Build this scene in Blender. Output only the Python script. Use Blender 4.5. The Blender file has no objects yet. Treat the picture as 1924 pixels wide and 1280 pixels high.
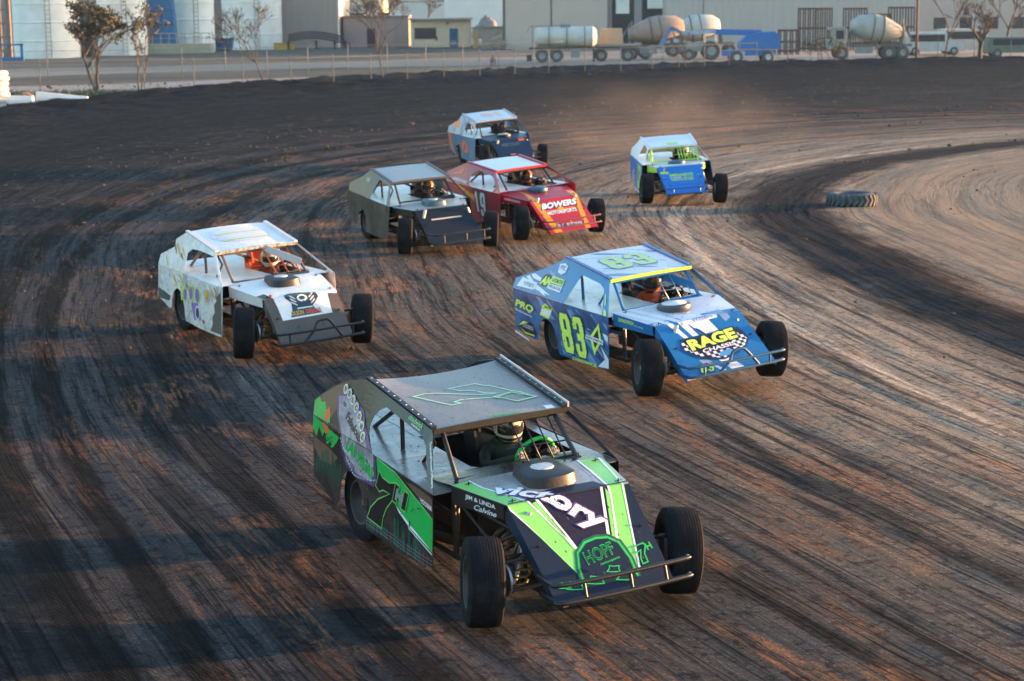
import bpy, bmesh, math, random
import numpy as np
from mathutils import Vector, Matrix, geometry, noise as mnoise
R = math.radians
scn = bpy.context.scene
# ---------------------------------------------------------------- camera
cam_d = bpy.data.cameras.new('camera'); cam = bpy.data.objects.new('camera', cam_d)
scn.collection.objects.link(cam); scn.camera = cam
cam_d.sensor_fit = 'HORIZONTAL'; cam_d.sensor_width = 36.0; cam_d.lens = 3482.73 / 1924 * 36
cam_d.clip_start = .5; cam_d.clip_end = 3000
cam.matrix_world = Matrix.Translation((0, 0, 4.56674)) @ Matrix.Rotation(R(90 - 10.314375), 4, 'X') @ Matrix.Rotation(R(-.5461), 4, 'Z')
cam_d.dof.use_dof = True; cam_d.dof.focus_distance = 15.6; cam_d.dof.aperture_fstop = 3.6
# ---------------------------------------------------------------- sky and sun
SUN_EL, SUN_AZ = 3.2, 12.0            # degrees; azimuth from +X towards +Y
sd = Vector((math.cos(R(SUN_AZ)) * math.cos(R(SUN_EL)), math.sin(R(SUN_AZ)) * math.cos(R(SUN_EL)), math.sin(R(SUN_EL))))
world = bpy.data.worlds.new('World'); scn.world = world; world.use_nodes = True
wn = world.node_tree.nodes; wl = world.node_tree.links; wn.clear()
wo = wn.new('ShaderNodeOutputWorld'); wb = wn.new('ShaderNodeBackground'); sk = wn.new('ShaderNodeTexSky')
sk.sky_type = 'NISHITA'; sk.sun_disc = False; sk.sun_elevation = R(SUN_EL); sk.sun_rotation = R(90 - SUN_AZ)
sk.air_density = 1.0; sk.dust_density = 1.1; sk.ozone_density = 2.0
wb.inputs[1].default_value = .15
wl.new(sk.outputs[0], wb.inputs[0]); wl.new(wb.outputs[0], wo.inputs[0])
sun_d = bpy.data.lights.new('sun', 'SUN'); sun = bpy.data.objects.new('sun', sun_d); scn.collection.objects.link(sun)
sun_d.energy = 2.8; sun_d.angle = R(.55); sun_d.color = (1, .50, .21)
sun.rotation_euler = sd.to_track_quat('Z', 'Y').to_euler()
scn.view_settings.view_transform = 'Standard'; scn.view_settings.look = 'None'
scn.view_settings.exposure = 3.3; scn.view_settings.gamma = 1
scn.cycles.use_denoising = True
scn.cycles.max_bounces = 6; scn.cycles.volume_bounces = 0; scn.cycles.caustics_reflective = False; scn.cycles.caustics_refractive = False
scn.cycles.use_adaptive_sampling = True; scn.cycles.adaptive_threshold = .02
# ---------------------------------------------------------------- car shapes
# car-local metres: x forward, y to the car's left, z up; every pair below is mirrored left/right
SH = {
 'green': dict(pose=(-.114,14.811,-1.084), lean=(2.29,.8), lift=0.0, hR=(.555,.68,.919), hf=(1.203,.532,.893), n=(1.879,.499,.306), rfF=(.11,.612,1.257), rfR=(-1.114,.628,1.441), dt=(.55,.841,.866), db=(.528,.867,.26), qt=(-2.129,.718,1.075), qb=(-2.047,.831,.403), qbw=(-1.595,.748,.201), bb=(1.95,.559,.356), bt=(1.914,.568,.483)),
 'blue': dict(pose=(1.76,22.937,-1.114), lean=(4.6,-1.05), lift=.08, hR=(.476,.748,.909), hf=(1.205,.59,.814), n=(1.9,.617,.279), rfF=(.156,.583,1.257), rfR=(-.956,.584,1.42), dt=(.48,.826,.877), db=(.521,.887,.237), qt=(-2.168,.773,1.072), qb=(-2.07,.866,.396), qbw=(-1.623,.759,.268), bb=(1.947,.623,.325), bt=(1.952,.636,.438)),
 'white': dict(pose=(-3.464,25.556,-1.043), lean=(2.82,.32), lift=.04, hR=(.534,.677,.88), hf=(1.376,.515,.791), n=(1.847,.509,.245), rfF=(-.028,.604,1.266), rfR=(-1.116,.606,1.438), dt=(.689,.823,.895), db=(.62,.87,.22), qt=(-2.099,.685,1.015), qb=(-2.04,.82,.42), qbw=(-1.6,.75,.26), bb=(1.914,.591,.275), bt=(1.918,.599,.418)),
 'black': dict(pose=(-1.708,35.72,-1.165), lean=(3.53,.49), lift=.04, hR=(.489,.75,.842), hf=(1.122,.524,.812), n=(1.939,.55,.254), rfF=(.091,.599,1.254), rfR=(-1.029,.591,1.415), dt=(.547,.817,.863), db=(.522,.896,.247), qt=(-2.115,.703,1.056), qb=(-2.04,.82,.40), qbw=(-1.6,.75,.24), bb=(2.028,.544,.291), bt=(2.028,.553,.458)),
 'red': dict(pose=(.29,37.63,-1.067), lean=(4.0,.28), lift=.05, hR=(.455,.773,.881), hf=(1.255,.55,.783), n=(2.001,.542,.224), rfF=(.003,.592,1.276), rfR=(-1.151,.619,1.384), dt=(.659,.87,.919), db=(.6,.89,.23), qt=(-2.042,.66,1.093), qb=(-2.04,.82,.40), qbw=(-1.6,.75,.24), bb=(1.977,.571,.316), bt=(1.946,.581,.449)),
 'sky': dict(pose=(3.90,43.9,-1.515), lean=(3.64,-.13), lift=.0, hR=(.513,.68,.84), hf=(1.19,.523,.842), n=(1.938,.427,.27), rfF=(.15,.565,1.225), rfR=(-1.077,.601,1.375), dt=(.555,.801,.871), db=(.544,.886,.191), qt=(-2.12,.72,1.05), qb=(-2.04,.82,.40), qbw=(-1.6,.75,.24), bb=(1.99,.45,.3), bt=(1.98,.45,.42)),
 'orange': dict(pose=(-.338,53.281,-1.251), lean=(4.6,.38), lift=.0, hR=(.5,.70,.87), hf=(1.2,.54,.83), n=(1.93,.5,.27), rfF=(.133,.626,1.303), rfR=(-1.03,.638,1.462), dt=(.57,.793,.88), db=(.54,.87,.23), qt=(-2.151,.789,1.032), qb=(-2.04,.83,.40), qbw=(-1.6,.75,.24), bb=(2.0,.55,.33), bt=(1.98,.56,.46)),
}
def lerp(a, b, t): return a + (b - a) * t
def clamp(t, a=0., b=1.): return max(a, min(b, t))
def belt(S, x):                       # height of the belt line where side panel, deck and sail panel meet
    t = clamp((S['dt'][0] - x) / (S['dt'][0] - S['qt'][0]))
    return lerp(S['dt'][2], S['qt'][2] - .135, t)
def side_y(S, x, z):                  # half width of the body side
    t = clamp((S['dt'][0] - x) / (S['dt'][0] - S['qt'][0]), -.2, 1)
    zb = belt(S, x)
    ytop = lerp(S['dt'][1], lerp(S['qt'][1], S['qb'][1], .3), t)
    ybot = lerp(S['db'][1], S['qb'][1], t)
    k = (z - .26) / (zb - .26)
    return lerp(ybot, ytop, k)
def sail_y(S, x, z):
    zb = belt(S, x); yb = side_y(S, x, zb)
    xr, yr, zr = S['rfR']; xf, yf, zf = S['rfF']
    kr = (side_y(S, xr, belt(S, xr)) - yr) / (zr - belt(S, xr))
    kf = (side_y(S, xf, belt(S, xf)) - yf) / (zf - belt(S, xf))
    t = clamp((x - xr) / (xf - xr))
    return yb - (z - zb) * lerp(kr, kf, t)
def mp_side(S, sgn):                  # u = x, v = z ; sgn -1 right, +1 left
    return lambda u, v, o=0.: (u, sgn * (side_y(S, u, v) + o + .006 * math.sin(u * 5.1 + v * 4)), v)
def mp_sail(S, sgn):
    return lambda u, v, o=0.: (u, sgn * (sail_y(S, u, v) + o), v + o * .4)
def mp_roof(S):                       # u = x, v = y
    def m(u, v, o=0.):
        xr, yr, zr = S['rfR']; xf, yf, zf = S['rfF']
        t = (u - xr) / (xf - xr)
        w = v / lerp(yr, yf, clamp(t))
        return (u, v, lerp(zr, zf, t) + (S.get('crown', .012) + S.get('sag', 0.) * max(0, 1 - t) ** 2) * (1 - w * w) + o)
    return m
def hood_len(S):
    hR, hf, n = S['hR'], S['hf'], S['n']
    a = math.hypot(hf[0] - hR[0], hf[2] - hR[2]); b = math.hypot(n[0] - hf[0], n[2] - hf[2])
    return a, b
def mp_hood(S):                       # u = length along the hood from its rear edge, v = y (car left +)
    hR, hf, n = S['hR'], S['hf'], S['n']; a, b = hood_len(S)
    def m(u, v, o=0.):
        if u <= a:
            t = u / a; x = lerp(hR[0], hf[0], t); z = lerp(hR[2], hf[2], t); nx, nz = -(hf[2] - hR[2]) / a, (hf[0] - hR[0]) / a; w = lerp(hR[1], hf[1], t); c = .02 * min(1, (1 - t) * 2)
        else:
            t = (u - a) / b; x = lerp(hf[0], n[0], t); z = lerp(hf[2], n[2], t); nx, nz = -(n[2] - hf[2]) / b, (n[0] - hf[0]) / b; w = lerp(hf[1], n[1], t); c = 0.
        q = v / w
        return (x + nx * o, v, z + nz * o + c * (1 - q * q))
    return m
def hood_w(S, u):
    a, b = hood_len(S)
    return lerp(S['hR'][1], S['hf'][1], u / a) if u <= a else lerp(S['hf'][1], S['n'][1], (u - a) / b)
# ---------------------------------------------------------------- helpers
COL = scn.collection
def tag(o, label=None, cat=None, group=None, kind=None):
    if label: o['label'] = label
    if cat: o['category'] = cat
    if group: o['group'] = group
    if kind: o['kind'] = kind
    return o
def empty(name, loc=(0, 0, 0), rz=0.):
    o = bpy.data.objects.new(name, None); COL.objects.link(o); o.location = loc; o.rotation_euler = (0, 0, rz); o.empty_display_size = .2
    return o
def link_mesh(name, verts, faces, mats, fm=None, parent=None, smooth=False, rot=None, loc=None, autosm=None):
    me = bpy.data.meshes.new(name); me.from_pydata([tuple(v) for v in verts], [], faces)
    for m in (mats if isinstance(mats, (list, tuple)) else [mats]): me.materials.append(m)
    if fm: me.polygons.foreach_set('material_index', fm)
    if smooth: me.polygons.foreach_set('use_smooth', [True] * len(me.polygons))
    me.update()
    if autosm: me.set_sharp_from_angle(angle=R(autosm))
    o = bpy.data.objects.new(name, me); COL.objects.link(o)
    if parent: o.parent = parent
    if rot: o.rotation_euler = rot
    if loc: o.location = loc
    return o
class MB:                                   # mesh collector
    def __init__(s): s.v = []; s.f = []; s.m = []
    def add(s, v, f, m=0, M=None):
        b = len(s.v)
        if M is not None: v = [M @ Vector(p) for p in v]
        s.v += [tuple(p) for p in v]; s.f += [tuple(i + b for i in q) for q in f]; s.m += [m] * len(f)
        return s
    def box(s, x0, x1, y0, y1, z0, z1, m=0, M=None):
        v = [(x0, y0, z0), (x1, y0, z0), (x1, y1, z0), (x0, y1, z0), (x0, y0, z1), (x1, y0, z1), (x1, y1, z1), (x0, y1, z1)]
        return s.add(v, [(3, 2, 1, 0), (4, 5, 6, 7), (0, 1, 5, 4), (1, 2, 6, 5), (2, 3, 7, 6), (3, 0, 4, 7)], m, M)
    def bar(s, p, q, w, h, m=0, up=(0, 0, 1)):
        p = Vector(p); q = Vector(q); d = q - p; L = d.length; d.normalize(); a = d.cross(Vector(up))
        if a.length < 1e-4: a = d.cross(Vector((1, 0, 0)))
        a.normalize(); b = a.cross(d)
        v = [e + a * i * w / 2 + b * j * h / 2 for e in (p, q) for i, j in ((-1, -1), (1, -1), (1, 1), (-1, 1))]
        return s.add(v, [(0, 1, 2, 3), (7, 6, 5, 4), (0, 4, 5, 1), (1, 5, 6, 2), (2, 6, 7, 3), (3, 7, 4, 0)], m)
    def tube(s, pts, r, m=0, n=8, r1=None, cap=True):
        pts = [Vector(p) for p in pts]; N = len(pts); rr = r if isinstance(r, (list, tuple)) else [lerp(r, r if r1 is None else r1, i / (N - 1)) for i in range(N)]
        v = []; f = []; ref = None
        for i, p in enumerate(pts):
            d = (pts[min(i + 1, N - 1)] - pts[max(i - 1, 0)]).normalized()
            if ref is None:
                ref = d.cross(Vector((0, 0, 1)))
                if ref.length < .1: ref = d.cross(Vector((1, 0, 0)))
            a = (ref - d * ref.dot(d)).normalized(); ref = a; b = d.cross(a)
            v += [p + (a * math.cos(2 * math.pi * k / n) + b * math.sin(2 * math.pi * k / n)) * rr[i] for k in range(n)]
        for i in range(N - 1):
            f += [(i * n + k, i * n + (k + 1) % n, (i + 1) * n + (k + 1) % n, (i + 1) * n + k) for k in range(n)]
        if cap: f += [tuple(reversed(range(n))), tuple(range((N - 1) * n, N * n))]
        return s.add(v, f, m)
    def lathe(s, prof, n=32, m=0, M=None, axis='y', closed=False):    # prof = [(r, h)]
        v = []; f = []; P = len(prof)
        for k in range(n):
            c, q = math.cos(2 * math.pi * k / n), math.sin(2 * math.pi * k / n)
            for r, h in prof: v.append((r * c, h, r * q) if axis == 'y' else (r * c, r * q, h) if axis == 'z' else (h, r * c, r * q))
        for k in range(n):
            for i in range(P - (0 if closed else 1)):
                j = (i + 1) % P; f.append((k * P + i, k * P + j, ((k + 1) % n) * P + j, ((k + 1) % n) * P + i))
        return s.add(v, f, m, M)
    def build(s, name, mats, parent=None, smooth=False, **k):
        return link_mesh(name, s.v, s.f, mats, s.m, parent, smooth, **k)
def curve_pts(P, n=6):                      # Catmull-Rom through points
    P = [Vector(p) for p in P]; out = []
    for i in range(len(P) - 1):
        a, b, c, d = P[max(i - 1, 0)], P[i], P[i + 1], P[min(i + 2, len(P) - 1)]
        for k in range(n):
            t = k / n; out.append(.5 * ((2 * b) + (c - a) * t + (2 * a - 5 * b + 4 * c - d) * t * t + (3 * b - a - 3 * c + d) * t ** 3))
    return out + [P[-1]]
# ---- materials
def mat(name):
    m = bpy.data.materials.new(name); m.use_nodes = True; nt = m.node_tree; nt.nodes.clear()
    o = nt.nodes.new('ShaderNodeOutputMaterial'); b = nt.nodes.new('ShaderNodeBsdfPrincipled'); nt.links.new(b.outputs[0], o.inputs[0])
    return m, nt, b
def N(nt, t, **k):
    n = nt.nodes.new('ShaderNode' + t)
    for a, v in k.items():
        if a in n.inputs.keys(): n.inputs[a].default_value = v
        else: setattr(n, a, v)
    return n
def ramp(nt, src, stops):
    r = nt.nodes.new('ShaderNodeValToRGB'); e = r.color_ramp.elements
    while len(e) > 2: e.remove(e[-1])
    for i, (p, c) in enumerate(stops):
        if i > 1: e.new(p)
        e[i].position = p; e[i].color = (*c, 1) if len(c) == 3 else c
    nt.links.new(src, r.inputs[0]); return r.outputs[0]
def mix(nt, fac, a, b, typ='MIX'):
    n = nt.nodes.new('ShaderNodeMix'); n.data_type = 'RGBA'; n.blend_type = typ
    for s, i in ((fac, 0), (a, 6), (b, 7)):
        if hasattr(s, 'links') or hasattr(s, 'is_linked'): nt.links.new(s, n.inputs[i])
        elif i == 0: n.inputs[0].default_value = s
        else: n.inputs[i].default_value = (*s, 1)
    return n.outputs[2]
def math_(nt, op, a, b=None, c=None, cl=False):
    n = nt.nodes.new('ShaderNodeMath'); n.operation = op; n.use_clamp = cl
    for i, s in enumerate((a, b, c)):
        if s is None: continue
        if hasattr(s, 'is_linked'): nt.links.new(s, n.inputs[i])
        else: n.inputs[i].default_value = s
    return n.outputs[0]
def coords(nt, kind='Object', scale=None):
    t = nt.nodes.new('ShaderNodeTexCoord'); o = t.outputs[kind]
    if scale:
        m = nt.nodes.new('ShaderNodeMapping'); m.inputs['Scale'].default_value = scale; nt.links.new(o, m.inputs[0]); o = m.outputs[0]
    return o
def noise_(nt, vec, scale, detail=4, rough=.55, dist=0.):
    n = N(nt, 'TexNoise'); n.inputs['Scale'].default_value = scale; n.inputs['Detail'].default_value = detail; n.inputs['Roughness'].default_value = rough; n.inputs['Distortion'].default_value = dist
    nt.links.new(vec, n.inputs['Vector']); return n.outputs['Fac']
_pc = {}
DUST = (.13, .10, .08)
def paint(c, rough=.35, dust=.25, metal=0., c2=None, s2=3., name='paint', lo=.42, hi=.58, coat=0., spec=.4):
    key = (tuple(c), rough, dust, metal, c2, s2, name); dust *= .6
    if key in _pc: return _pc[key]
    m, nt, b = mat(name); v = coords(nt)
    base = c
    if c2: base = mix(nt, ramp(nt, noise_(nt, v, s2, 5, .6, .5), [(lo, (0, 0, 0)), (hi, (1, 1, 1))]), c, c2)
    n1 = noise_(nt, v, 2.2, 6, .65); n2 = noise_(nt, v, 38, 3, .6)
    f1 = ramp(nt, n1, [(.35, (0, 0, 0)), (.8, (1, 1, 1))]); f2 = ramp(nt, n2, [(.62, (0, 0, 0)), (.68, (1, 1, 1))])
    fac = math_(nt, 'ADD', math_(nt, 'MULTIPLY', f1, dust), math_(nt, 'MULTIPLY', f2, min(1, dust * 4.5)), cl=True)
    sp = N(nt, 'SeparateXYZ'); nt.links.new(v, sp.inputs[0])
    low = math_(nt, 'MULTIPLY', math_(nt, 'SUBTRACT', .75, sp.outputs[2], cl=True), dust * 1.2)
    fac = math_(nt, 'ADD', fac, low, cl=True)
    nt.links.new(mix(nt, fac, base, DUST), b.inputs['Base Color'])
    r = math_(nt, 'ADD', math_(nt, 'MULTIPLY', fac, .6), rough, cl=True); nt.links.new(r, b.inputs['Roughness'])
    b.inputs['Metallic'].default_value = metal; b.inputs['Specular IOR Level'].default_value = spec
    if coat: b.inputs['Coat Weight'].default_value = coat; b.inputs['Coat Roughness'].default_value = .12
    bp = N(nt, 'Bump'); bp.inputs['Strength'].default_value = .35; bp.inputs['Distance'].default_value = .02
    nt.links.new(n1, bp.inputs['Height']); nt.links.new(bp.outputs[0], b.inputs['Normal'])
    _pc[key] = m; return m
def simple(c, rough=.8, name='matte', c2=None, s=4., bump=0., metal=0., det=5, spec=.4, scale=None):
    key = ('s', tuple(c), rough, name, c2, s, bump, metal, scale)
    if key in _pc: return _pc[key]
    m, nt, b = mat(name); v = coords(nt, scale=scale); nz = noise_(nt, v, s, det, .6)
    c2 = c2 or tuple(x * .6 for x in c)
    nt.links.new(mix(nt, ramp(nt, nz, [(.3, (0, 0, 0)), (.7, (1, 1, 1))]), c, c2), b.inputs['Base Color'])
    b.inputs['Roughness'].default_value = rough; b.inputs['Metallic'].default_value = metal; b.inputs['Specular IOR Level'].default_value = spec
    if bump:
        bp = N(nt, 'Bump'); bp.inputs['Strength'].default_value = .6; bp.inputs['Distance'].default_value = bump; nt.links.new(nz, bp.inputs['Height']); nt.links.new(bp.outputs[0], b.inputs['Normal'])
    _pc[key] = m; return m
# ---- flat shapes drawn in a panel's own (u, v) plane
_fc = {}
def text2d(s, bold=.0, spacing=1.):
    key = (s, bold, spacing)
    if key not in _fc:
        cu = bpy.data.curves.new('t', 'FONT'); cu.body = s; cu.resolution_u = 3; cu.offset = bold; cu.space_character = spacing
        o = bpy.data.objects.new('t', cu); COL.objects.link(o); bpy.context.view_layer.update()
        me = bpy.data.meshes.new_from_object(o.evaluated_get(bpy.context.evaluated_depsgraph_get()))
        v = [(p.co.x, p.co.y) for p in me.vertices]; f = [tuple(p.vertices) for p in me.polygons]
        bpy.data.objects.remove(o); bpy.data.curves.remove(cu); bpy.data.meshes.remove(me)
        xs = [p[0] for p in v]; ys = [p[1] for p in v]; x0, x1, y0, y1 = min(xs), max(xs), min(ys), max(ys)
        _fc[key] = ([((x - x0) / (x1 - x0), (y - y0) / (y1 - y0)) for x, y in v], f)
    return _fc[key]
def inset(P, d):                            # shrink a polygon by d (negative grows)
    n = len(P); A = sum(P[i][0] * P[(i + 1) % n][1] - P[(i + 1) % n][0] * P[i][1] for i in range(n)); sg = 1 if A > 0 else -1; out = []
    for i in range(n):
        a, b, c = Vector(P[i - 1]), Vector(P[i]), Vector(P[(i + 1) % n])
        e1 = (b - a).normalized(); e2 = (c - b).normalized(); n1 = Vector((-e1.y, e1.x)) * sg; n2 = Vector((-e2.y, e2.x)) * sg
        k = n1 + n2; k = k.normalized() if k.length > 1e-6 else n1
        out.append(tuple(b + k * d / max(.45, k.dot(n1))))
    return out
def tri2d(P, holes=()):
    loops = [[Vector((*p, 0)) for p in L] for L in (P, *holes)]
    pts = [tuple(p[:2]) for L in loops for p in L]
    return pts, [tuple(t) for t in geometry.tessellate_polygon(loops)]
def ell(cx, cy, rx, ry, n=24, a=0.):
    return [(cx + rx * math.cos(t) * math.cos(a) - ry * math.sin(t) * math.sin(a), cy + rx * math.cos(t) * math.sin(a) + ry * math.sin(t) * math.cos(a)) for t in (2 * math.pi * i / n for i in range(n))]
def stroke(P, w):                           # polyline -> polygon strip
    L = []; Rr = []; n = len(P)
    for i, p in enumerate(P):
        d = (Vector(P[min(i + 1, n - 1)]) - Vector(P[max(i - 1, 0)])).normalized(); q = Vector((-d.y, d.x)) * w / 2; p = Vector(p)
        L.append(tuple(p + q)); Rr.append(tuple(p - q))
    return L + Rr[::-1]
def affine(shape, BL, BR, TL):
    (v, f) = shape; e = (BR[0] - BL[0], BR[1] - BL[1]); g = (TL[0] - BL[0], TL[1] - BL[1])
    return [(BL[0] + x * e[0] + y * g[0], BL[1] + x * e[1] + y * g[1]) for x, y in v], f
def cutmesh(v, f, cu=(), cv=(), clip=None):
    bm = bmesh.new(); V = [bm.verts.new((*p, 0)) for p in v]
    for q in f:
        try: bm.faces.new([V[i] for i in q])
        except ValueError: pass
    def bis(co, no, clear=False):
        g = bm.verts[:] + bm.edges[:] + bm.faces[:]
        bmesh.ops.bisect_plane(bm, geom=g, dist=1e-6, plane_co=co, plane_no=no, clear_outer=clear)
    for c in cu: bis((c, 0, 0), (1, 0, 0))
    for c in cv: bis((0, c, 0), (0, 1, 0))
    if clip:
        n = len(clip); A = sum(clip[i][0] * clip[(i + 1) % n][1] - clip[(i + 1) % n][0] * clip[i][1] for i in range(n)); sg = 1 if A > 0 else -1
        for i in range(n):
            a, b = clip[i], clip[(i + 1) % n]; bis((*a, 0), ((b[1] - a[1]) * sg, -(b[0] - a[0]) * sg, 0), True)
    bm.normal_update()
    for q in bm.faces:
        if q.normal.z < 0: q.normal_flip()
    bm.verts.index_update(); v = [(p.co.x, p.co.y) for p in bm.verts]; f = [tuple(w.index for w in q.verts) for q in bm.faces]; bm.free()
    return v, f
def panel(name, outline, mp, mats, decals=(), holes=(), cu=(), cv=(), thick=.004, parent=None, rot=None, flip=False, clip=None):
    """mats[0] is the sheet itself; a decal is (matindex, layer, (verts2d, faces)[, clip])"""
    v, f = tri2d(outline, holes); v, f = cutmesh(v, f, cu, cv); mb = MB(); n = len(v); fl = (lambda q: q[::-1]) if flip else (lambda q: q)
    V = [mp(a, b, 0.) for a, b in v] + [mp(a, b, -thick) for a, b in v]; F = [fl(q) for q in f] + [fl(tuple(i + n for i in q[::-1])) for q in f]
    ed = {}
    for q in f:
        for i in range(len(q)): ed[(q[i], q[(i + 1) % len(q)])] = 1
    for a, b in ed:
        if (b, a) not in ed: F.append(fl((b, a, a + n, b + n)))
    mb.add(V, F, 0)
    for d in decals:
        mi, lay, shp = d[:3]; dv, df = cutmesh(shp[0], shp[1], cu, cv, d[3] if len(d) > 3 else clip)
        mb.add([mp(a, b, .0018 * lay) for a, b in dv], [fl(q) for q in df], mi)
    return mb.build(name, mats, parent, rot=rot)
def grid(a, b, s): return [a + i * s for i in range(int((b - a) / s) + 1)]
# ---------------------------------------------------------------- track and terrain
def Y0f(w): return np.interp(w, [-30, -22, -15, -8, 6, 20], [88, 74, 54, 43, 38, 38])
def Rf(w): return np.interp(w, [-30, -22, -15, -8, 6, 20, 34], [66, 63, 54, 36, 27, 14, 6])
def Rn(w): return np.interp(w, [-30, -22, -15, -8, 6, 20], [230, 150, 92, 68, 72, 72])
def Fw(X, Y, w):                     # > 0 : the point lies outside (left / far) of curve w
    y0 = Y0f(w); r = Rf(w); rn = Rn(w); xc = w + r; d = Y - y0
    near = (w + d * d / (2 * rn)) - X
    far = np.where(X > xc, d - r, np.hypot(X - xc, d) - r)
    return np.where(d < 0, near, far)
def solve_w(X, Y):
    lo = np.full(X.shape, -60.); hi = np.full(X.shape, 40.)
    for _ in range(30):
        m = (lo + hi) / 2; f = Fw(X, Y, m) > 0; hi = np.where(f, m, hi); lo = np.where(f, lo, m)
    w = (lo + hi) / 2; y0 = Y0f(w); r = Rf(w); xc = w + r; d = Y - y0
    s = np.where(d < 0, d, np.where(X > xc, r * math.pi / 2 + (X - xc), r * np.arctan2(np.maximum(d, 0), np.maximum(xc - X, 1e-6))))
    return w, s
W_OUT = -22.5
def track_z(w, X, Y):
    z = np.interp(w, [-26, -23.2, -22.3, -20.5, -17, -10, 5.2, 6.4, 8.2, 10, 30], [0, .0, .42, .30, .10, .0, .0, .05, .04, 0, 0])
    return z
def ground_grid(name, xs, ys, keep, zf, mats, kind='structure'):
    X, Y = np.meshgrid(xs, ys); w, s = solve_w(X, Y); Z = zf(X, Y, w, s)
    n, m = X.shape; idx = np.arange(n * m).reshape(n, m)
    k = keep(X, Y, w); q = np.stack([idx[:-1, :-1], idx[:-1, 1:], idx[1:, 1:], idx[1:, :-1]], -1).reshape(-1, 4); kk = (k[:-1, :-1] | k[:-1, 1:] | k[1:, 1:] | k[1:, :-1]).ravel(); q = q[kk]
    me = bpy.data.meshes.new(name); V = np.stack([X, Y, Z], -1).reshape(-1, 3); used = np.unique(q); re = np.full(n * m, -1); re[used] = np.arange(len(used)); V = V[used]; q = re[q]
    me.vertices.add(len(V)); me.vertices.foreach_set('co', V.astype(np.float32).ravel()); me.loops.add(q.size); me.loops.foreach_set('vertex_index', q.ravel().astype(np.int32))
    me.polygons.add(len(q)); me.polygons.foreach_set('loop_start', (np.arange(len(q)) * 4).astype(np.int32)); me.polygons.foreach_set('loop_total', np.full(len(q), 4, np.int32)); me.polygons.foreach_set('use_smooth', np.ones(len(q), bool))
    me.update(); me.validate()
    uv = me.uv_layers.new(name='flow'); W_ = w.ravel()[used]; S_ = s.ravel()[used]; uv.data.foreach_set('uv', np.stack([W_[q.ravel()], S_[q.ravel()]], -1).astype(np.float32).ravel())
    me.materials.append(mats); o = bpy.data.objects.new(name, me); COL.objects.link(o); o['kind'] = kind; return o
def vnoise(a, b, seed):              # cheap smooth value noise for the rut relief
    rs = np.random.RandomState(seed); T_ = rs.rand(256, 256); i = np.floor(a).astype(int); j = np.floor(b).astype(int); u = a - i; v = b - j; u = u * u * (3 - 2 * u); v = v * v * (3 - 2 * v)
    g = lambda p, q: T_[p % 256, q % 256]
    return (g(i, j) * (1 - u) + g(i + 1, j) * u) * (1 - v) + (g(i, j + 1) * (1 - u) + g(i + 1, j + 1) * u) * v
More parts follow.
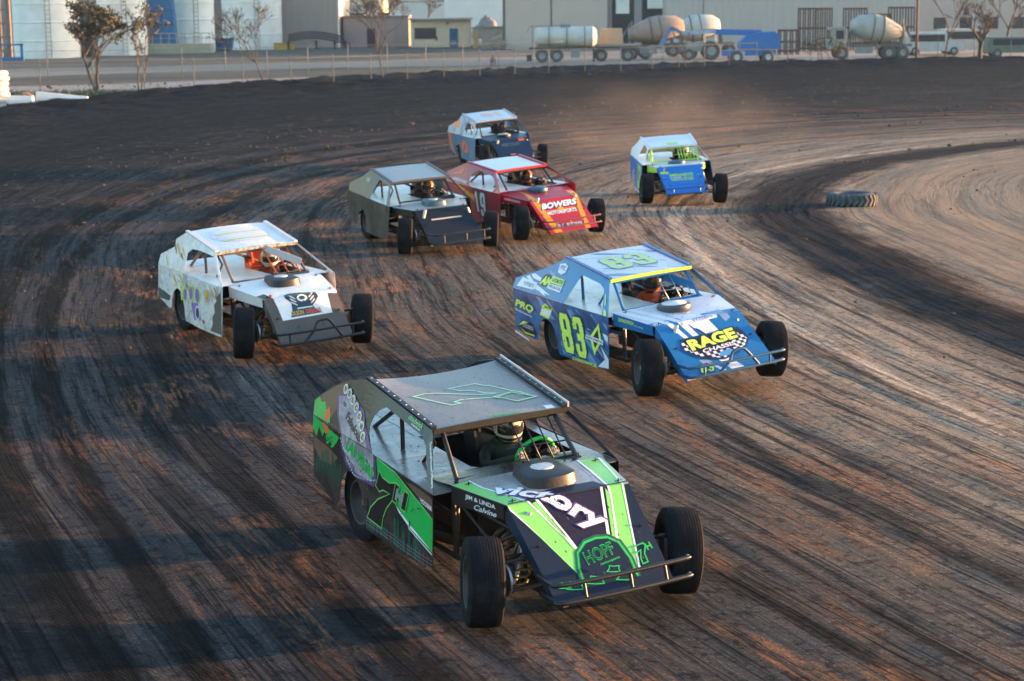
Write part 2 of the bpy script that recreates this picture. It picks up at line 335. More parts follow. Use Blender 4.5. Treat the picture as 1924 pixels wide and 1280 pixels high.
def dirt_mat():
    m, nt, b = mat('track_dirt'); L_ = nt.links.new
    uv = N(nt, 'UVMap'); uv.uv_map = 'flow'; sp = N(nt, 'SeparateXYZ'); L_(uv.outputs[0], sp.inputs[0]); w, s = sp.outputs[0], sp.outputs[1]
    oc = coords(nt)
    wig = math_(nt, 'MULTIPLY', math_(nt, 'SUBTRACT', noise_(nt, oc, .07, 1, .4), .5), 1.8); w2 = math_(nt, 'ADD', w, wig)
    def vec(kw, ks, src=None, add=0., sk=0.):
        c = N(nt, 'CombineXYZ'); src = src if src is not None else w2
        if sk: src = math_(nt, 'ADD', src, math_(nt, 'MULTIPLY', s, sk))
        L_(math_(nt, 'MULTIPLY', src, kw), c.inputs[0]); L_(math_(nt, 'MULTIPLY', s, ks), c.inputs[1]); c.inputs[2].default_value = add; return c.outputs[0]
    big = noise_(nt, vec(.8, .05), 1, 5, .65, .3); med = noise_(nt, vec(5.5, .16, add=4.), 1, 6, .72, .0); fin = noise_(nt, vec(17., .7, add=9.), 1, 6, .75); hair = noise_(nt, vec(36., .6, w, 2.), 1, 3, .6)
    clod = noise_(nt, oc, 7, 8, .78); clod2 = noise_(nt, oc, 30, 5, .75); patch = noise_(nt, oc, .45, 4, .6, .6)
    # separate tyre passes that cross the flow at small angles, with lug prints across them
    t1 = ramp(nt, noise_(nt, vec(1.5, .012, sk=.10, add=20), 1, 1, .3), [(.54, (0, 0, 0)), (.575, (1, 1, 1))]); t2 = ramp(nt, noise_(nt, vec(1.2, .010, sk=-.07, add=31), 1, 1, .3), [(.55, (0, 0, 0)), (.58, (1, 1, 1))])
    tr = math_(nt, 'MAXIMUM', t1, t2); lug = N(nt, 'TexWave'); lug.bands_direction = 'Y'; lug.inputs['Scale'].default_value = 2.6; lug.inputs['Distortion'].default_value = 1.2; lug.inputs['Detail'].default_value = 2; L_(vec(1., 1.), lug.inputs['Vector'])
    lugs = math_(nt, 'MULTIPLY', lug.outputs['Fac'], tr)
    cut = math_(nt, 'ABSOLUTE', math_(nt, 'SUBTRACT', noise_(nt, vec(2.1, .09, sk=.03, add=50), 1, 4, .55), .5)); cutm = ramp(nt, cut, [(.0, (1, 1, 1)), (.022, (0, 0, 0))])
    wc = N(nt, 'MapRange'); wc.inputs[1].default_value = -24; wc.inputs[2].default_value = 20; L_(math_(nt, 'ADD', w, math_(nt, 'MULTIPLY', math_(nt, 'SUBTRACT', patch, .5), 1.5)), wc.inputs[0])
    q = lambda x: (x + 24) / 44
    tone = ramp(nt, wc.outputs[0], [(0, (.0045, .006, .009)), (q(-15.5), (.005, .0065, .009)), (q(-11.5), (.013, .0145, .017)), (q(-6.5), (.034, .035, .037)), (q(-2.5), (.078, .070, .062)), (q(1.2), (.19, .157, .122)), (q(2.8), (.24, .198, .152)), (q(4.5), (.19, .158, .122)), (q(5.3), (.030, .026, .027)), (q(6.6), (.022, .019, .021)), (q(7.3), (.23, .187, .142)), (1, (.25, .205, .155))])  # outer damp tones deepened and tinted blue to paint in shade
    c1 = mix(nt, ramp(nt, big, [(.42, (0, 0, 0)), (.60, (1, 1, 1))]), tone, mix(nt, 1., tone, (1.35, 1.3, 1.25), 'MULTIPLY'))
    c1 = mix(nt, math_(nt, 'MULTIPLY', tr, .35), c1, mix(nt, 1., c1, (1.5, 1.45, 1.4), 'MULTIPLY'))
    wob_ = math_(nt, 'MULTIPLY', math_(nt, 'SUBTRACT', noise_(nt, oc, .8, 4, .65), .5), .35)
    def band(k, c, hw, s0=None, s1=None):          # one tyre pass: |w + k s - c| < hw
        e = math_(nt, 'ADD', math_(nt, 'ADD', w, math_(nt, 'MULTIPLY', s, k)), wob_); r_ = ramp(nt, math_(nt, 'MULTIPLY', math_(nt, 'ABSOLUTE', math_(nt, 'SUBTRACT', e, c)), .25 / hw), [(.20, (1, 1, 1)), (.29, (0, 0, 0))])
        if s0 is not None: r_ = math_(nt, 'MULTIPLY', r_, math_(nt, 'SUBTRACT', 1., math_(nt, 'MULTIPLY', math_(nt, 'SUBTRACT', s, s0), .25, cl=True), cl=True))
        if s1 is not None: r_ = math_(nt, 'MULTIPLY', r_, math_(nt, 'MULTIPLY', math_(nt, 'SUBTRACT', s, s1), .25, cl=True))
        return r_
    pale = band(-.035, -8.95, .27)
    for a_ in ((-.035, -7.85, .38), (.2, -12.95, .22, -8.), (-.05, 3.5, .16), (-.02, -5.6, .25), (-.06, -10.6, .2, None, -6.)): pale = math_(nt, 'MAXIMUM', pale, band(*a_))
    dark = band(-.035, -8.42, .20)
    for a_ in ((-.035, -9.55, .30), (-.03, -6.6, .22), (.03, -4.4, .12), (-.02, -.4, .14), (.02, 2.1, .10, -8.)): dark = math_(nt, 'MAXIMUM', dark, band(*a_))
    c1 = mix(nt, math_(nt, 'MULTIPLY', pale, .8), c1, mix(nt, 1., c1, (1.9, 1.85, 1.8), 'MULTIPLY')); c1 = mix(nt, math_(nt, 'MULTIPLY', dark, .85), c1, mix(nt, 1., c1, (.30, .32, .36), 'MULTIPLY'))
    tr = math_(nt, 'MAXIMUM', tr, math_(nt, 'MAXIMUM', pale, dark)); lugs = math_(nt, 'MULTIPLY', lug.outputs['Fac'], tr)
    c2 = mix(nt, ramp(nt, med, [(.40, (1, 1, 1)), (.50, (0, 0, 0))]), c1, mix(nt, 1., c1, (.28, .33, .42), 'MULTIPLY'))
    c3 = mix(nt, ramp(nt, fin, [(.54, (0, 0, 0)), (.68, (.9, .9, .9))]), c2, mix(nt, 1., c2, (1.9, 1.75, 1.6), 'MULTIPLY'))  # streak crests get painted highlights, hollows a bluish painted shade
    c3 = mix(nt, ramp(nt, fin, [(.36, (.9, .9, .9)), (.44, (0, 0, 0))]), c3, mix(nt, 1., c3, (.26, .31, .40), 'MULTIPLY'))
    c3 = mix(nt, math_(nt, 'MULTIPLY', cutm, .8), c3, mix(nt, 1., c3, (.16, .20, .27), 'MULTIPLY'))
    sun_patch = math_(nt, 'MULTIPLY', ramp(nt, noise_(nt, vec(1.0, .42, add=70), 1, 4, .6, .4), [(.50, (0, 0, 0)), (.60, (1, 1, 1))]), ramp(nt, noise_(nt, vec(13., 1.1, add=80), 1, 5, .75), [(.47, (0, 0, 0)), (.56, (1, 1, 1))]))
    sun_patch = math_(nt, 'MULTIPLY', sun_patch, ramp(nt, wc.outputs[0], [(q(-11), (.0, .0, .0)), (q(-6), (.9, .9, .9)), (q(1), (.8, .8, .8)), (q(3), (.3, .3, .3)), (q(5), (.1, .1, .1))]))
    c3 = mix(nt, sun_patch, c3, (.27, .125, .062))  # orange patches of low sun painted into the dirt colour
    c4 = mix(nt, ramp(nt, clod, [(.53, (0, 0, 0)), (.575, (.85, .85, .85))]), c3, mix(nt, 1., c3, (.32, .36, .43), 'MULTIPLY'))
    c5 = mix(nt, ramp(nt, clod2, [(.56, (0, 0, 0)), (.62, (.85, .85, .85))]), c4, mix(nt, 1., c4, (2.2, 2.05, 1.9), 'MULTIPLY'))
    c5 = mix(nt, ramp(nt, noise_(nt, oc, 52, 3, .7), [(.55, (0, 0, 0)), (.62, (.8, .8, .8))]), c5, mix(nt, 1., c5, (.40, .43, .50), 'MULTIPLY'))
    far_ = ramp(nt, wc.outputs[0], [(q(-13), (1, 1, 1)), (q(-9), (0, 0, 0))])
    c5 = mix(nt, math_(nt, 'MULTIPLY', far_, ramp(nt, noise_(nt, oc, 1.7, 6, .75, .5), [(.50, (0, 0, 0)), (.62, (1, 1, 1))])), c5, mix(nt, 1., c5, (3.4, 3.0, 2.7), 'MULTIPLY'))
    c5 = mix(nt, ramp(nt, wc.outputs[0], [(q(6.8), (0, 0, 0)), (q(8.0), (.6, .6, .6))]), c5, mix(nt, 1., tone, (.95, .95, .95), 'MULTIPLY'))
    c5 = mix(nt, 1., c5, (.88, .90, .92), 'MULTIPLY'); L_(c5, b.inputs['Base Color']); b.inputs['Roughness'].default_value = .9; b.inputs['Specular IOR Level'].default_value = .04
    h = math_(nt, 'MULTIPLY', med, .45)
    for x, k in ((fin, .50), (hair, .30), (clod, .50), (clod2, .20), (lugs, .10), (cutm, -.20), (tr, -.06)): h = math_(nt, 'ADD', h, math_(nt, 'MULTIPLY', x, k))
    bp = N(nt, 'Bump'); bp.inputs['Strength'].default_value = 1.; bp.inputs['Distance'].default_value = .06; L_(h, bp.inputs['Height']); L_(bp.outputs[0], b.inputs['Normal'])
    return m
def make_track():
    xs = np.unique(np.concatenate([np.arange(-6, 9, .07), np.sinh(np.linspace(-3.2, 3.4, 420)) * 6.0])); xs = xs[(xs > -60) & (xs < 80)]
    keepx = np.concatenate([[True], np.diff(xs) > .02]); xs = xs[keepx]
    ys = [3.]
    while ys[-1] < 150: ys.append(ys[-1] * 1.0068)
    ys = np.array(ys)
    def zf(X, Y, w, s):
        z = track_z(w, X, Y)
        wob = 1.3 * (vnoise(X * .09 + 50, Y * .09 + 50, 4) - .5); fade = np.clip(60 / Y, 0, 1)
        r1 = vnoise((w + wob) * 1.6 + 100, s * .10 + 100, 1) - .5; r2 = vnoise((w + wob) * 4.2 + 100, s * .22 + 100, 2) - .5; r3 = vnoise(X * 2.3 + 200, Y * 2.3 + 200, 3) - .5
        z = z + .014 * r1 + .008 * r2 * fade + .012 * r3 * fade
        rough = np.clip((-w - 17) / 4, 0, 1); z = z + rough * (.22 * (vnoise(X * 1.3 + 99, Y * 1.3 + 99, 7) - .5) + .10 * (vnoise(X * 3 + 99, Y * 3 + 99, 8) - .5))
        return z - .02
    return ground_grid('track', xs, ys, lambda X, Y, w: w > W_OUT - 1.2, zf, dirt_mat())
def terrain_mat():
    m, nt, b = mat('verge_ground'); L_ = nt.links.new; oc = coords(nt); uv = N(nt, 'UVMap'); uv.uv_map = 'flow'; sp = N(nt, 'SeparateXYZ'); L_(uv.outputs[0], sp.inputs[0]); w = sp.outputs[0]
    so = N(nt, 'SeparateXYZ'); L_(oc, so.inputs[0]); n1 = noise_(nt, oc, .22, 5, .65); n2 = noise_(nt, oc, 2.2, 5, .7)
    # distance beyond the berm, measured along +Y with the slant of the service road
    d = math_(nt, 'SUBTRACT', so.outputs[1], math_(nt, 'MULTIPLY', so.outputs[0], .55)); d = math_(nt, 'ADD', d, math_(nt, 'MULTIPLY', math_(nt, 'SUBTRACT', n1, .5), 7.))
    mr = N(nt, 'MapRange'); mr.inputs[1].default_value = 90; mr.inputs[2].default_value = 240; L_(d, mr.inputs[0]); q = lambda v: (v - 90) / 150
    dirt = (.24, .205, .165); grass = (.020, .026, .019); road = (.24, .22, .195)
    left = ramp(nt, mr.outputs[0], [(0, dirt), (q(112), dirt), (q(114), (.07, .07, .05)), (q(117), (.08, .078, .056)), (q(119), road), (q(127), road), (q(129), grass), (q(144), grass), (q(147), (.20, .18, .14)), (q(161), (.19, .17, .135)), (q(165), (.040, .045, .034)), (q(208), (.040, .045, .034)), (1, (.17, .155, .13))])
    right = mix(nt, ramp(nt, noise_(nt, oc, .08, 4, .6), [(.4, (0, 0, 0)), (.6, (1, 1, 1))]), (.27, .24, .20), (.21, .19, .16))
    side = N(nt, 'MapRange'); side.inputs[1].default_value = -8; side.inputs[2].default_value = 12; L_(so.outputs[0], side.inputs[0])
    c = mix(nt, side.outputs[0], left, right); c = mix(nt, ramp(nt, n2, [(.42, (0, 0, 0)), (.68, (.6, .6, .6))]), c, mix(nt, 1., c, (.55, .56, .52), 'MULTIPLY'))
    L_(c, b.inputs['Base Color']); b.inputs['Roughness'].default_value = .95
    bp = N(nt, 'Bump'); bp.inputs['Strength'].default_value = .7; bp.inputs['Distance'].default_value = .08; L_(n2, bp.inputs['Height']); L_(bp.outputs[0], b.inputs['Normal']); return m
def terr_z(X, Y, w=None):
    hill = .0 * X
    return hill + .05 * np.sin(X * .3) * np.sin(Y * .23) - .04
def make_terrain():
    xs = np.unique(np.round(np.concatenate([np.arange(-70, 90, 1.), np.linspace(-900, 900, 61)]), 3)); ys = np.unique(np.round(np.concatenate([np.arange(60, 260, 1.), np.linspace(-60, 1500, 53)]), 3))
    def zf(X, Y, w, s):
        return terr_z(X, Y) - .7 * np.clip((w - W_OUT - .2) / 2.0, 0, 1)
    return ground_grid('ground', xs, ys, lambda X, Y, w: w > -1e9, zf, terrain_mat())
make_track(); make_terrain()

def clods():                         # broken lumps thrown about on the surface
    rs = np.random.RandomState(5); V = []; F = []
    ico = [(0, 0, 1), (.89, 0, .45), (.28, .85, .45), (-.72, .53, .45), (-.72, -.53, .45), (.28, -.85, .45), (.72, .53, -.45), (-.28, .85, -.45), (-.89, 0, -.45), (-.28, -.85, -.45), (.72, -.53, -.45), (0, 0, -1)]
    fc = [(0, 1, 2), (0, 2, 3), (0, 3, 4), (0, 4, 5), (0, 5, 1), (1, 6, 2), (2, 7, 3), (3, 8, 4), (4, 9, 5), (5, 10, 1), (6, 7, 2), (7, 8, 3), (8, 9, 4), (9, 10, 5), (10, 6, 1), (11, 7, 6), (11, 8, 7), (11, 9, 8), (11, 10, 9), (11, 6, 10)]
    n = 34000; Y = 9 * np.exp(rs.rand(n) * 2.55); X = (rs.rand(n) * 2 - 1) * (.34 * Y) ; w, s_ = solve_w(X, Y)
    dens = np.interp(w, [-22, -14, -8, -3, 0, 4.6, 5.2, 6.8, 7.4, 30], [1., 1., .75, .25, .10, .14, 1., 1., .10, .05]); cl = vnoise(X * .7 + 30, Y * .7 + 30, 12); dens = dens * np.clip((Y - 20) / 16, .0, 1); k = rs.rand(n) < dens * np.clip(cl * 2 - .45, 0, 1)
    for x, y, w_ in zip(X[k], Y[k], w[k]):
        r = .0065 * math.exp(rs.rand() ** 3 * 1.6) * (1. if y < 30 else 1 + (y - 30) / 45); b = len(V); sc = rs.rand(3) * .6 + .6
        for p in ico: j = rs.rand() * .5 + .75; V.append((x + p[0] * r * sc[0] * j * 1.3, y + p[1] * r * sc[1] * j * 1.3, p[2] * r * sc[2] * j + r * .25 + .0))
        F += [(b + i, b + j, b + q) for i, j, q in fc]
    o = link_mesh('dirt_clods', V, F, simple((.065, .055, .048), .95, 'clod', (.02, .018, .018), 9), smooth=False); o['kind'] = 'stuff'; tag(o, 'small broken dirt clods strewn over the dark bands of the track', 'dirt clods')
clods()
# ---------------------------------------------------------------- things beyond the track
_pf, _pp, _ph = 3482.73, R(10.314375), 4.56674
def at(u, v, Y):                            # world (X, Z) of a photograph pixel at a chosen depth
    x = u - 962; y = v - 640; c, s = math.cos(R(-.5461)), math.sin(R(-.5461)); a = c * x + s * y; b = -s * x + c * y
    d = Vector((a / _pf, math.cos(_pp) - b / _pf * math.sin(_pp), -math.sin(_pp) - b / _pf * math.cos(_pp))); t = Y / d.y
    return d.x * t, _ph + d.z * t
def X_(u, Y): return at(u, 90, Y)[0]
def Z_(v, Y, u=962): return at(u, v, Y)[1]
def gz(X, Y): return float(terr_z(X, Y))
def corrug(c, name, sc=6., axis='X', rough=.6, c2=None):
    m, nt, b = mat(name); v = coords(nt); w = N(nt, 'TexWave'); w.wave_type = 'BANDS'; w.bands_direction = axis; w.inputs['Scale'].default_value = sc; w.inputs['Distortion'].default_value = 0; nt.links.new(v, w.inputs['Vector'])
    n = noise_(nt, v, .5, 5, .6); n2 = noise_(nt, coords(nt, scale=(3, 3, .25)), 1, 4, .6)
    base = mix(nt, ramp(nt, n2, [(.4, (0, 0, 0)), (.75, (.5, .5, .5))]), c, c2 or lum(c, .72)); base = mix(nt, math_(nt, 'MULTIPLY', w.outputs['Fac'], .22), base, lum(c, .6))
    nt.links.new(base, b.inputs['Base Color']); b.inputs['Roughness'].default_value = rough
    bp = N(nt, 'Bump'); bp.inputs['Distance'].default_value = .04; nt.links.new(w.outputs['Fac'], bp.inputs['Height']); nt.links.new(bp.outputs[0], b.inputs['Normal']); return m
def lum(c, k): return tuple(min(1, x * k) for x in c)
CONC = simple((.42, .39, .34), .9, 'concrete', (.33, .31, .27), 1.2, .01)
WHITEP = simple((.82, .81, .76), .6, 'white_painted_steel', (.66, .65, .61), .7)
RUST = simple((.065, .035, .03), .8, 'rusty_steel', (.11, .065, .05), 3)
DARKM = simple((.02, .022, .028), .6, 'dark_steel', (.035, .035, .04), 3)
BLUEP = simple((.02, .14, .34), .5, 'blue_paint', (.015, .10, .25), 2)
GALV = simple((.22, .24, .24), .6, 'galvanised', (.16, .18, .185), 5)
YELP = simple((.50, .33, .06), .6, 'yellow_paint', (.35, .22, .05), 3)
BARK = simple((.04, .034, .03), .9, 'bark', (.075, .062, .052), 6, .01)
LEAF = simple((.032, .040, .030), .8, 'dull_leaf', (.085, .075, .045), 5)
GLS = simple((.02, .03, .045), .12, 'window_glass', (.03, .04, .055), 1, spec=.6)
TANP = simple((.66, .54, .40), .8, 'tan_stucco', (.58, .47, .35), 1.)
def thing(name, label, cat, X, Y, group=None, rz=0., z=None): return tag(empty(name, (X, Y, gz(X, Y) if z is None else z), rz), label, cat, group)
# --- white bins
def silo(u0, u1, Y, H, label, kind='ring'):
    xa, xb = X_(u0, Y), X_(u1, Y); r = (xb - xa) / 2; e = thing('storage_silo', label, 'silo', (xa + xb) / 2, Y + r, 'white storage silos')
    p = [(0, -.3), (r, -.3)]; z = 0.
    while z < H: p += [(r, z + .05), (r, z + 1.52), (r + .05, z + 1.56), (r + .05, z + 1.64), (r, z + 1.68)]; z += 1.68
    MB().lathe(p, 40, 0, None, 'z').build('shell', WHITEP, e, True, autosm=50)
    MB().lathe([(r + .05, z), (r * .55, z + r * .4), (.3, z + r * .62), (0, z + r * .62)], 40, 0, None, 'z').build('roof', WHITEP, e, True, autosm=50)
    mb = MB(); 
    for sx_ in (-.22, .22): mb.tube([(r * .3 + sx_, -r * 1.02, 0), (r * .3 + sx_, -r * 1.02, z)], .03)
    for i in range(int(z / .4)): mb.tube([(r * .3 - .22, -r * 1.02, i * .4), (r * .3 + .22, -r * 1.02, i * .4)], .02, 0, 5)
    mb.build('ladder', GALV, e)
silo(12, 136, 172, 13, 'white ringed silo farthest left, behind the leafy tree'); silo(176, 268, 181, 13, 'white ringed silo just left of the blue chute'); silo(320, 398, 190, 13, 'white ringed silo just right of the blue chute'); silo(411, 524, 200, 14, 'widest white ringed silo, beside the beige corrugated shed')
def block(name, label, cat, u0, u1, Y, H, D, m, group=None, roof=None, rz=0., parts=()):
    xa, xb = X_(u0, Y), X_(u1, Y); w = xb - xa; e = thing(name, label, cat, (xa + xb) / 2, Y, group, rz)
    MB().box(-w / 2, w / 2, 0, D, -.4, H).build('wall', m, e)
    MB().box(-w / 2 - .15, w / 2 + .15, -.15, D + .15, H, H + .18).build('roof', roof or GALV, e); return e, w
BEIGE = corrug((.47, .42, .375), 'beige_corrugated', 5.); TANC = simple((.50, .41, .34), .8, 'tan_panel', (.45, .37, .31), .4); GREYC = corrug((.47, .455, .43), 'grey_corrugated', 4.); PINK = simple((.33, .27, .25), .9, 'pinkish_block', (.28, .23, .22), .8)
block('plant_building', 'long brown plant building behind the white silos', 'building', -160, 522, 214, 12, 12, simple((.30, .24, .21), .9, 'brown_wall', (.25, .20, .18), .5))
e, w = block('corrugated_shed', 'tall beige corrugated shed right of the white silos', 'shed', 524, 638, 206, 13, 14, BEIGE)
MB().box(-w / 2 - .05, -w / 2 + .12, -.06, 0, 0, 13).build('corner_trim', WHITEP, e); MB().box(w / 2 - .12, w / 2 + .05, -.06, 0, 0, 13).build('corner_trim', WHITEP, e)
# --- blue chute, its platform and railing
Y = 186; e = thing('loading_platform', 'pale concrete loading platform with a yellowish railing at the foot of the blue chute', 'platform', X_(333, Y), Y); w = X_(396, Y) - X_(270, Y)
MB().box(-w / 2, w / 2, 0, 2.4, -.2, .95).build('slab', simple((.38, .36, .27), .9, 'mossy_concrete', (.30, .29, .22), .8), e)
mb = MB()
for i in range(9): x = lerp(-w / 2 + .1, w / 2 - .1, i / 8); mb.tube([(x, .1, .95), (x, .1, 2.0)], .035)
mb.tube([(-w / 2, .1, 2.0), (w / 2, .1, 2.0)], .04); mb.tube([(-w / 2, .1, 1.5), (w / 2, .1, 1.5)], .025); mb.build('railing', simple((.50, .42, .24), .6, 'cream_rail'), e)
x0_, x1_ = X_(283, 188), X_(331, 188); e = thing('blue_chute', 'tall slanted blue chute between two white silos', 'chute', (x0_ + x1_) / 2, 188)
w = (x1_ - x0_) / 2; mb = MB(); V = [(-w, 0, .95), (w, 0, .95), (w - .55, 0, 9), (-w - .25, 0, 9)]; V += [(x, 1.6, z) for x, y, z in V]; mb.add(V, [(0, 1, 2, 3), (7, 6, 5, 4), (0, 4, 5, 1), (1, 5, 6, 2), (2, 6, 7, 3), (3, 7, 4, 0)]); mb.build('casing', BLUEP, e)
mb = MB(); 
for i in range(6): z = 1.4 + i * 1.4; mb.box(-w - .1, w - .05, -.05, 0, z, z + .08)
mb.build('rib', simple((.015, .10, .26), .5, 'blue_rib'), e)
def skip(u0, u1, Y, H, label, col):
    xa, xb = X_(u0, Y), X_(u1, Y); w = (xb - xa) / 2; e = thing('dumpster', label, 'dumpster', (xa + xb) / 2, Y, z=.0)
    mb = MB(); t = .06
    def sl(z, k): return [(-w * k, 0 + (1 - k) * 1.2, z), (w * k, (1 - k) * 1.2, z), (w * k, 1.6, z), (-w * k, 1.6, z)]
    V = sl(.15, .82) + sl(H, 1.) + [(-w + t, t, H), (w - t, t, H), (w - t, 1.6 - t, H), (-w + t, 1.6 - t, H), (-w * .8, .3, .25), (w * .8, .3, .25), (w * .8, 1.5, .25), (-w * .8, 1.5, .25)]
    F = [(3, 2, 1, 0)] + [(i, (i + 1) % 4, 4 + (i + 1) % 4, 4 + i) for i in range(4)] + [(4 + i, 4 + (i + 1) % 4, 8 + (i + 1) % 4, 8 + i) for i in range(4)] + [(8 + i, 8 + (i + 1) % 4, 12 + (i + 1) % 4, 12 + i) for i in range(4)] + [(12, 13, 14, 15)]
    mb.add(V, F); mb.build('hopper', col, e); mb = MB()
    for x in (-w * .5, 0, w * .5): mb.box(x - .04, x + .04, -.03, .25, .3, H - .1)
    mb.box(-w, w, -.05, 0, H - .12, H); mb.build('rib', DARKM, e); MB().box(-w * .8, w * .8, .2, 1.5, 0, .14).build('skid', DARKM, e)
skip(392, 437, 195, 1.25, 'small dark blue skip beside the widest white silo', BLUEP)
skip(122, 178, 176, 2.3, 'big dark open-topped skip between the two left silos', simple((.03, .045, .075), .7, 'dark_blue_skip'))
Y = 166; e = thing('pipe_rack', 'brown steel column and blue frame at the left edge of the photo', 'frame', X_(14, Y), Y); mb = MB()
mb.box(.0, .35, 0, .35, 0, 9); mb.box(-.75, -.55, .3, .5, 0, 9)
for i in range(7): mb.box(-.75, .35, .1, .2, 1.2 * i + .8, 1.2 * i + .95)
mb.build('column', simple((.22, .17, .15), .8, 'brown_column'), e); mb = MB(); mb.box(-1.2, 1.45, -.3, -.1, 0, .35); mb.box(1.2, 1.45, -.3, -.1, .35, 1.5); mb.box(-1.2, 1.45, -.3, -.1, 1.35, 1.5); mb.build('frame', BLUEP, e)
# --- arch of black pipes with its yellow housing
Y = 198; e = thing('pipe_arch', 'low arch of black pipes in front of the beige corrugated shed', 'pipes', X_(600, Y), Y); mb = MB(); L_ = X_(664, Y) - X_(548, Y)
for k in range(4):
    pts = [(lerp(-L_ / 2, L_ / 2, t), k * .05, .30 + .22 * k + .85 * math.sin(math.pi * (t * .75 + .22)) - (.5 if t > .9 else 0)) for t in [i / 14 for i in range(15)]]; mb.tube(pts, .075, 0, 8)
mb.build('pipe', DARKM, e, True); mb = MB()
for x in (-L_ * .5, -L_ * .05, L_ * .25): mb.box(x - .12, x + .12, 0, .2, 0, .9)
mb.build('support', DARKM, e)
Y = 199; e = thing('pump_housing', 'yellow pump housing at the left end of the black pipes', 'housing', X_(533, Y), Y); MB().box(-1.05, 1.05, 0, 1., .0, .62).build('casing', YELP, e); MB().box(-1.1, 1.1, -.05, 1.05, .62, .70).build('lid', simple((.3, .2, .05), .6, 'dull_yellow'), e)
# --- pinkish yard wall, rooms behind it
e, w = block('yard_store', 'low pinkish block store left of the tan office', 'store', 646, 768, 208, 3.25, 6, PINK)
MB().box(-w / 2 + 2.6, -w / 2 + 3.5, -.03, 0, 0, 2.0).build('door', DARKM, e); mb = MB()
for x in (-w / 2 + 4.6, w / 2 - 1.4): mb.box(x, x + .06, -.05, 0, 0, 3.2)
mb.build('downpipe', GALV, e); MB().box(w / 2 - 3.4, w / 2 - 2.1, .2, .6, 3.45, 3.75).build('vent', DARKM, e)
e, w = block('shipping_container', 'brown shipping container behind the low pinkish store', 'container', 641, 686, 300, 3.1, 3, corrug((.13, .07, .06), 'brown_container', 6), roof=RUST)
MB().box(w / 2 - .1, w / 2, -.05, 0, .2, 2.9).build('corner_post', RUST, e)
Y = 203; e, w = block('office_building', 'small tan office with a blue door and one dark window', 'building', 772, 884, Y, 2.95, 6, TANP, roof=simple((.52, .50, .46), .8, 'pale_roof'))
fr = MB().box(-w / 2 + .4, -w / 2 + 2.75, -.05, 0, .90, 2.10).build('window', simple((.16, .13, .11), .7, 'brown_frame'), e); MB().box(-w / 2 + .48, -w / 2 + 2.67, -.07, -.05, .98, 2.02).build('pane', GLS, fr)
dr = MB().box(w / 2 - 2.25, w / 2 - 1.35, -.05, 0, .02, 2.0).build('door', simple((.01, .12, .26), .5, 'blue_door'), e); MB().box(w / 2 - 2.12, w / 2 - 1.48, -.065, -.05, .25, .75).build('door_panel', simple((.2, .28, .34), .5, 'door_glass'), dr); MB().box(w / 2 - 1.48, w / 2 - 1.43, -.11, -.05, .98, 1.06).build('handle', STEELM if 'STEELM' in globals() else GALV, dr)
MB().box(w / 2 - 3.8, w / 2 - 3.55, -.06, 0, .75, 1.2).build('fire_extinguisher_box', simple((.35, .05, .04), .5, 'red_box'), e); MB().box(-w / 2 - .35, w / 2 + .35, -.7, 0, 2.95, 3.12).build('eave', simple((.50, .47, .42), .8, 'eave'), e); MB().box(w / 2 - 2.6, w / 2 - 2.3, -.2, 0, 2.45, 2.7).build('lamp', GALV, e)
block('white_warehouse', 'pale white warehouse far behind the tan office', 'building', 836, 946, 330, 9, 12, simple((.62, .62, .58), .7, 'white_wall', (.55, .55, .52), .3))
block('far_warehouse', 'long pale warehouse on the horizon behind the pinkish store', 'building', 735, 838, 380, 5.0, 20, simple((.50, .50, .46), .8, 'pale_wall', (.45, .45, .42), .2))
block('far_depot', 'low cream depot on the horizon beyond the beige shed', 'building', 636, 720, 420, 5.6, 20, simple((.56, .47, .40), .8, 'cream_wall', (.5, .42, .36), .2))
e, w = block('garden_wall', 'short pale wall between the office and the tan hangar', 'wall', 905, 946, 196, 2.1, .3, simple((.42, .37, .30), .8, 'pale_wall2'))
e, w = block('sunlit_wall', 'narrow locker with orange sunlight put into its colour beside the tan office', 'walling', 889, 899, 199, 2.0, 1.6, simple((.60, .40, .22), .8, 'sunlit_orange'))  # a lit wall; its orange sunlight is put into the base colour
# heap
def heap(name, label, cat, u0, u1, Y, H, m, seed, kind=None):
    xa, xb = X_(u0, Y), X_(u1, Y); w = (xb - xa) / 2; n, k = 28, 9; V = []; F = []
    for j in range(k + 1):
        r = 1 - j / k
        for i in range(n):
            a = 2 * math.pi * i / n; q = mnoise.noise(Vector((math.cos(a) * 2, math.sin(a) * 2 + seed, j * .5))); V.append((w * r * math.cos(a) * (1 + .15 * q), w * .6 * r * math.sin(a) * (1 + .15 * q), H * (1 - r ** 1.6) * (1 + .25 * q) - .05))
    for j in range(k):
        for i in range(n): F.append((j * n + i, j * n + (i + 1) % n, (j + 1) * n + (i + 1) % n, (j + 1) * n + i))
    F.append(tuple(range(k * n, k * n + n))); o = link_mesh(name, V, F, m, smooth=True, loc=((xa + xb) / 2, Y, gz((xa + xb) / 2, Y))); tag(o, label, cat)
heap('gravel_pile', 'grey gravel pile behind the wall beside the tan hangar', 'gravel pile', 880, 950, 250, 2.9, simple((.22, .22, .21), .95, 'gravel', (.14, .15, .15), 3, .05), 2)
heap('dirt_mound', 'small brown straw and dirt mound beyond the white barriers', 'mound', 10, 68, 96, .42, simple((.20, .13, .06), .95, 'straw', (.07, .06, .035), 6, .03), 5)
